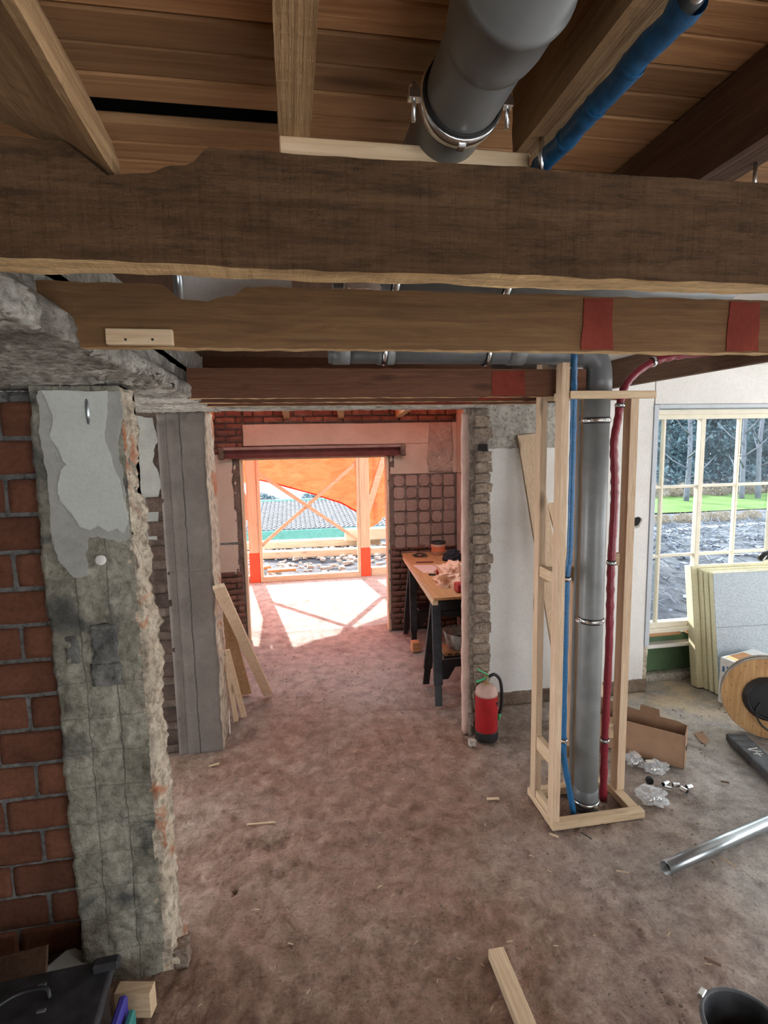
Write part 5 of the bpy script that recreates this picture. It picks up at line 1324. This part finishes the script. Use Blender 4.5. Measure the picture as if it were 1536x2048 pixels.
obj('timber', MB().box(-1.8, xl-.01, PY+.02, PY+.14, 0, .10), M['postx'], t, bevel=.004)
t = thing('top_plate', 'porch head beam carrying the orange tarpaulin', 'beam', (.3, PY, 2.6))
obj('timber', MB().box(-2.3, 2.6, PY, PY+.155, 2.75, 2.93), M['postx'], t, bevel=.004)
# tarpaulin: drapes over the head beam, sags and hangs with a slanting lower edge
tp = thing('tarpaulin', 'orange tarpaulin hanging behind the porch braces with slanting lower edge', 'tarpaulin', (.3, PY+.2, 1.0))
mb = MB(); NX, NZ = 90, 46; vs = []
low = [(-2.2, 1.48), (-.95, 1.52), (-.50, 1.595), (.25, 1.37), (.80, 1.17), (.99, 1.05), (1.06, 1.02), (1.12, .80), (1.22, .72), (1.30, .74), (1.47, .90), (2.4, 1.0)]
for j in range(NZ+1):
    v = j/NZ
    for i in range(NX+1):
        x = -2.2+4.6*i/NX; z0 = interp(x, low); z1 = 2.98; z = z0+(z1-z0)*v
        y = PY+.20+.05*noise.noise(Vector((x*2.2, z*2.5, 1)))+.018*noise.noise(Vector((x*9+z*4, z*6, 4)))+.35*(1-v)**1.4*.35
        if x > 1.0: y += .06*math.sin((x-1)*28)*(1-.5*v)
        vs.append((x, y, z+.012*noise.noise(Vector((x*7, 2, 2)))*(1-v)))
NR = 30
for j in range(1, NR+1):
    v = j/NR
    for i in range(NX+1):
        x = -2.2+4.6*i/NX
        vs.append((x, PY+.20-(PY+.20-6.45)*v, 2.99+.35*v-.02*math.sin(math.pi*v)+.03*noise.noise(Vector((x*2, v*6, 7)))))
mb.v = vs; n_ = NX+1
mb.f = [(j*n_+i, j*n_+i+1, (j+1)*n_+i+1, (j+1)*n_+i) for j in range(NZ+NR) for i in range(NX)]
o = obj('sheet', mb, M['tarp'], tp, smooth=True)
for sx_ in (-2.2,):  # unseen side sheet, added to make the porch light more orange
    m2 = MB(); v2 = []
    for j in range(21):
        for i in range(41):
            y = 6.45+(PY+.2-6.45)*i/40; v = j/20
            v2.append((sx_+.05*noise.noise(Vector((y*4, v*2, 3))), y, .35+(2.95-.35)*v+.3*(1-i/40)*v))
    m2.v = v2; m2.f = [(j*41+i, j*41+i+1, (j+1)*41+i+1, (j+1)*41+i) for j in range(20) for i in range(40)]
    obj('side_drape', m2, M['tarp'], tp, smooth=True)
hem = [Vector((x, PY+.20+.125+.05*noise.noise(Vector((x*2.2, interp(x, low)*2.5, 1))), interp(x, low))) for x in [-.6+1.66*k/40 for k in range(41)]]
obj('hem', MB().tube(hem, .012, 8), M['tarp'], tp, smooth=True)
struct('wall_outer', MB().box(-2.6, -1.2, 6.06, 6.3, -.3, 3.6), M['plaster_pink'])
struct('wall_gable', MB().box(2.0, 3.0, 4.42, 6.3, -.3, 3.6), M['plaster_white'])
struct('wall_upper', MB().box(-1.2, 2.0, 6.06, 6.3, 2.64, 3.62), M['plaster_pink'])

t = thing('tarpaulin', 'orange tarpaulin laid over the open roof of the back room', 'tarpaulin', (.5, 5, 2.7))  # unseen sheet, added to colour the skylight from the roof gap
mb = MB(); vs = []
for j in range(21):
    for i in range(31): x = -1.0+3.0*i/30; y = 5.0+1.04*j/20; vs.append((x, y, 2.70+.02*noise.noise(Vector((x*3, y*3, 0)))))
mb.v = vs; mb.f = [(j*31+i, j*31+i+1, (j+1)*31+i+1, (j+1)*31+i) for j in range(20) for i in range(30)]
obj('sheet', mb, M['tarp'], t, smooth=True)
# ================================================================== GARDEN
gm = MB()
prof = [(8.87, -.06), (10.2, -.10), (12.2, -.16), (14.5, -.9), (17, -1.35), (20, -1.42), (30, -1.42), (70, -1.4)]
ys = [8.87+(.22*k if k < 40 else .22*40+(k-40)*1.6) for k in range(75)]
xs_ = [-18+.6*k for k in range(40)]+[6+1.0*k for k in range(60)]
vs = []
for y in ys:
    for x in xs_:
        z = interp(y, prof)+.05*fbm((x, y, 1), .9, 4)
        vs.append((x, y, z))
n_ = len(xs_); gm.v = vs; gm.f = [(j*n_+i, j*n_+i+1, (j+1)*n_+i+1, (j+1)*n_+i) for j in range(len(ys)-1) for i in range(n_-1)]
o = struct('ground', gm, M['ground'])
sg = MB(); prof2 = [(4.43, -.30), (7, -.30), (8.95, -.055)]
vs = []; xs2 = [3.0+.35*k for k in range(70)]; ys2 = [4.43+.25*k for k in range(19)]
for y in ys2:
    for x in xs2: vs.append((x, y, interp(y, prof2)+.05*fbm((x, y, 1), 1.1, 4)))
n_ = len(xs2); sg.v = vs; sg.f = [(j*n_+i, j*n_+i+1, (j+1)*n_+i+1, (j+1)*n_+i) for j in range(len(ys2)-1) for i in range(n_-1)]
struct('ground_side', sg, M['ground'])
lw = MB(); vs = []
for j in range(13):
    for i in range(50): x = -12+1.1*i; y = 23.0+.55*j; vs.append((x, y, -1.372+.02*noise.noise(Vector((x, y, 0)))))
lw.v = vs; lw.f = [(j*50+i, j*50+i+1, (j+1)*50+i+1, (j+1)*50+i) for j in range(12) for i in range(49)]
struct('ground_lawn', lw, M['grass'])
# low tiled roof down the slope
rf = thing('low_roof', 'low tiled roof with green fascia seen through the porch frame', 'roof', (1, 21, -1.4))
ze, zr, ye, yr = -.96, -.53, 20.0, 26.0
obj('fascia', MB().box(-4.5, 7.5, 19.93, 20.0, at(560, 1082, Y=20).z, ze+.02), M['green_board'], rf, bevel=.01)
obj('gutter', MB().box(-4.5, 7.5, 19.85, 19.95, at(560, 1088, Y=20).z, at(560, 1083, Y=20).z), M['win_wood'], rf, bevel=.01)
obj('deck', MB().prism([(ye, ze-.06), (yr, zr-.06), (yr, zr-.02), (ye, ze-.02)], 'X', -4.5, 7.5), M['void_shade'], rf)
obj('ridge_board', MB().box(-4.5, 7.5, 26.0, 26.1, zr-.1, zr+.12), M['green_board'], rf, bevel=.01)
obj('base_wall', MB().box(-4.4, 7.4, 20.3, 25.9, -1.6, ze-.1), M['plaster_white'], rf)
tm = MB(); rnd = random.Random(4)
for r in range(20):
    y0 = ye+(yr-ye)*r/20; y1 = ye+(yr-ye)*(r+1.12)/20; z0 = ze+(zr-ze)*r/20; z1 = ze+(zr-ze)*(r+1.12)/20
    for c in range(66):
        x = -4.4+c*.18; j = rnd.uniform(-.02, .02)
        sec = [(0, .01), (.05, .055), (.10, .06), (.14, .03), (.17, .012)]
        v = [(x+a, y0+j, z0+b+.03) for a, b in sec]+[(x+a, y1+j, z1+b) for a, b in sec]+[(x+sec[0][0], y0+j, z0-.01), (x+sec[-1][0], y0+j, z0-.01)]
        tm.add(v, [(k, k+1, 6+k, 5+k) for k in range(4)]+[(10, 0, 1), (10, 1, 2), (10, 2, 3), (10, 3, 4), (10, 4, 11)])
o = obj('roof_tiles', tm, M['tile_roof'], rf); o['kind'] = 'stuff'
# timbers and rubble beyond the sill
def lying(label, px0, py0, px1, py1, z, w, h, mat='postx'):
    a = at(px0, py0, Z=z); b = at(px1, py1, Z=z); t = thing('lying_timber', label, 'timber', tuple((a+b)/2)); obj('timber', MB().bar(a, b, w, h), M[mat], t, bevel=.01); return t
lying('long pale timber lying farthest out on the ground before the low roof', 478, 1092, 760, 1080, -.03, .22, .16)
lying('pale timber lying across the ground in the middle behind the porch frame', 470, 1112, 775, 1100, -.02, .16, .14)
lying('short yellowish plank lying just behind the bottom rail of the frame', 535, 1142, 592, 1138, .03, .12, .05, 'ply')
lying('small yellowish plank end beside the left painted foot', 524, 1136, 538, 1133, .03, .14, .06, 'ply')
lying('pale beam on the ground at the far right beyond the right post', 690, 1070, 800, 1064, .16, .2, .25)
rnd = random.Random(31); mb = MB()
for _ in range(900):
    y = rnd.uniform(8.95, 13.5); x = rnd.uniform(-2.5, 2.5); s = rnd.uniform(.02, .09); c = Vector((x, y, interp(y, prof)+s*.2+.01)); a = rnd.uniform(0, 3.1)
    d = Vector((math.cos(a), math.sin(a), rnd.uniform(-.3, .3)))
    mb.bar(c-d*s*.6, c+d*s*.6, s*.9, s*.6)
o = obj('rubble', mb, M['stone']); tag(o, 'pale rubble strewn on the ground behind the porch', 'rubble', None, 'stuff')
mb = MB()
for _ in range(2600):
    y = rnd.uniform(5.0, 20) if rnd.random() < .6 else rnd.uniform(9, 20); x = y*rnd.uniform(.62, 1.15); s = rnd.uniform(.03, .10)*(.5+y/14)
    z0 = interp(y, prof2) if y < 8.9 else interp(y, prof)
    if x < 3.1: continue
    c = Vector((x, y, z0+s*.25)); a = rnd.uniform(0, 3.1); d = Vector((math.cos(a), math.sin(a), rnd.uniform(-.5, .5)))
    if rnd.random() < .7: mb.bar(c-d*s*2.6, c+d*s*2.6, s*.14, s*.14)
    else: mb.bar(c-d*s*.6, c+d*s*.6, s*.9, s*.5)
o = obj('garden_debris', mb, M['clod']); tag(o, 'pale branches and clods strewn over the garden outside the window', 'debris', None, 'stuff')
t = thing('garden_rail', 'thin grey-blue rail along the garden path outside the window', 'rail', (12, 14, -.5))
a = at(1340, 1060, Y=14.5); b = at(1560, 1046, Y=14.5)
obj('rail', MB().tube([a, b], .05, 8), M['win_grey'], t)
for k in range(5): q = a.lerp(b, k/4); obj('rail_post', MB().tube([q, (q.x, q.y, q.z-.6)], .035, 8), M['win_grey'], t)

# trees and shrubs
def leaf_cloud(n, fn, size, seed):
    rnd = random.Random(seed); mb = MB()
    for _ in range(n):
        c = Vector(fn(rnd)); s = size*rnd.uniform(.5, 1.4)
        u = Vector((rnd.gauss(0, 1), rnd.gauss(0, 1), rnd.gauss(0, 1))).normalized(); w = u.orthogonal().normalized()
        w = (Matrix.Rotation(rnd.uniform(0, 6.3), 3, u) @ w); v = u.cross(w)
        i = len(mb.v)
        mb.v += [tuple(c-w*s), tuple(c+v*s*.5), tuple(c+w*s), tuple(c-v*s*.5)]; mb.f.append((i, i+1, i+2, i+3))
    return mb
def raw(mb, name, mat):
    me = bpy.data.meshes.new(name); me.from_pydata(mb.v, [], mb.f); me.materials.append(mat); return me
def crown_fn(rnd):
    z = rnd.random()**.85*9.5; r = (1.9+.5*math.sin(z*2.1))*(1-(z/10.5)**1.8)+.25
    a = rnd.uniform(0, 6.283); q = rnd.random()**.45
    return (r*q*math.cos(a), r*q*math.sin(a), .3+z)
crown_me = [raw(leaf_cloud(6500, crown_fn, .19, 40+k), 'crown', M['leaf_blue']) for k in range(3)]
tk = MB().tube(smooth_path([(0, 0, -.3), (.05, .02, 2), (-.06, .05, 4.5), (.04, 0, 7), (0, 0, 9.3)], 4), [.20-.0095*i for i in range(17)], 9)
trunk_me = tk.mesh('trunk', M['bark'], smooth=True)
br = MB(); rnd = random.Random(12)
bt = MB().tube(smooth_path([(0, 0, -.3), (.1, 0, 3), (0, .1, 6), (.15, 0, 9)], 4), [.15-.009*i for i in range(13)], 9)
bare_me = bt.mesh('trunk', M['bark'], smooth=True)
bm_ = []
for k in range(12):
    z = 1.2+k*.62; a = k*2.4; L = 1.7-.09*k; m = MB()
    m.tube([(0, 0, z), (L*.5*math.cos(a), L*.5*math.sin(a), z+.5), (L*math.cos(a), L*math.sin(a), z+1.3)], [.06, .035, .012], 6); bm_.append(m.mesh('branch', M['bark'], smooth=True))
TL = ['leftmost bluish evergreen seen through the window', 'second bluish evergreen from the left in the window view', 'third bluish evergreen from the left in the window view', 'middle bluish evergreen behind the central window mullion', 'bluish evergreen right of the central window mullion', 'bluish evergreen at the far right edge of the window view']
def tree_at(x, y, k, label, bare=False, sc=1.0):
    t = thing('garden_tree', label, 'tree', (x, y, -1.42), 'trees beyond the lawn')
    t.scale = (sc, sc, sc); t.rotation_euler = (0, 0, k*1.3)
    if bare:
        o = link('trunk', bare_me, t, (0, 0, 0))
        for m in bm_: link('branch', m, t, (0, 0, 0))
    else:
        link('trunk', trunk_me, t, (0, 0, 0)); link('crown', crown_me[k % 3], t, (0, 0, 0))
for k, (px, yy) in enumerate(((1303, 40), (1340, 34), (1398, 40.5), (1432, 34), (1492, 40), (1526, 34))):
    g_ = at(px, 985, Y=yy); tree_at(g_.x, g_.y, k, TL[k], False, 1.0 if yy > 36 else .86)
for k, (px, lab) in enumerate(((1372, 'bare grey trunk in the left half of the window view'), (1483, 'bare grey trunk near the right edge of the window view'), (1516, 'last bare grey trunk at the right edge of the photo'))):
    g_ = at(px, 1002, Y=27.0); tree_at(g_.x, g_.y, k, lab, True)
def bush_fn(rnd):
    a = rnd.uniform(0, 6.283); q = rnd.random()**.5; z = rnd.random()
    return (1.5*q*math.cos(a), .9*q*math.sin(a), z*1.05*(1-.5*q*q))
bush_me = [raw(leaf_cloud(1100, bush_fn, .085, 60+k), 'foliage', M['leaf_brown']) for k in range(2)]
stem_me = MB().tube([(0, 0, -.1), (.05, 0, .5), (0, .05, .9)], [.05, .04, .01], 6).mesh('stem', M['bark'])
def shrub(x, y, z, k, label, mats=None, sc=1.0):
    t = thing('garden_shrub', label, 'shrub', (x, y, z), 'shrubs around the lawn'); t.scale = (sc, sc, sc); t.rotation_euler = (0, 0, k*.7)
    link('stem', stem_me, t, (0, 0, 0)); link('foliage', (mats or bush_me)[k % 2], t, (0, 0, 0))
names = ['leftmost', 'second', 'third', 'fourth', 'last']
for k in range(5):
    g_ = at(1308+58*k, 990, Y=29.6); shrub(g_.x, g_.y, -1.42, k, 'dry brownish hedge shrub behind the lawn, %s from the left in the window view' % names[k], None, .80)
for k, px in enumerate((1322, 1368, 1420, 1450, 1500)):
    g_ = at(px, 1050, Y=20.5); shrub(g_.x, g_.y, -1.45, k+1, 'low dry shrub before the lawn, %s from the left in the window view' % names[k], None, .42)
blue_bush = [raw(leaf_cloud(1500, bush_fn, .10, 80+k), 'foliage', M['leaf_blue']) for k in range(2)]
for k, x in enumerate((-5.2, -2.0, 1.2, 4.4)):
    shrub(x, 28.5, -1.42, k, 'dark hedge shrub beyond the low roof, %s from the left' % names[k], blue_bush, 1.12)
t = thing('garden_tree', 'unseen bushy tree added outside the porch to shade the window', 'tree', (4.1, 9.4, -.1), 'trees beyond the lawn'); t.scale = (.62, .62, .62)  # unseen tree, added to keep direct sun off the window
link('trunk', trunk_me, t, (0, 0, 0)); link('crown', raw(leaf_cloud(5200, crown_fn, .24, 77), 'crown', M['leaf_blue']), t, (0, 0, 0))
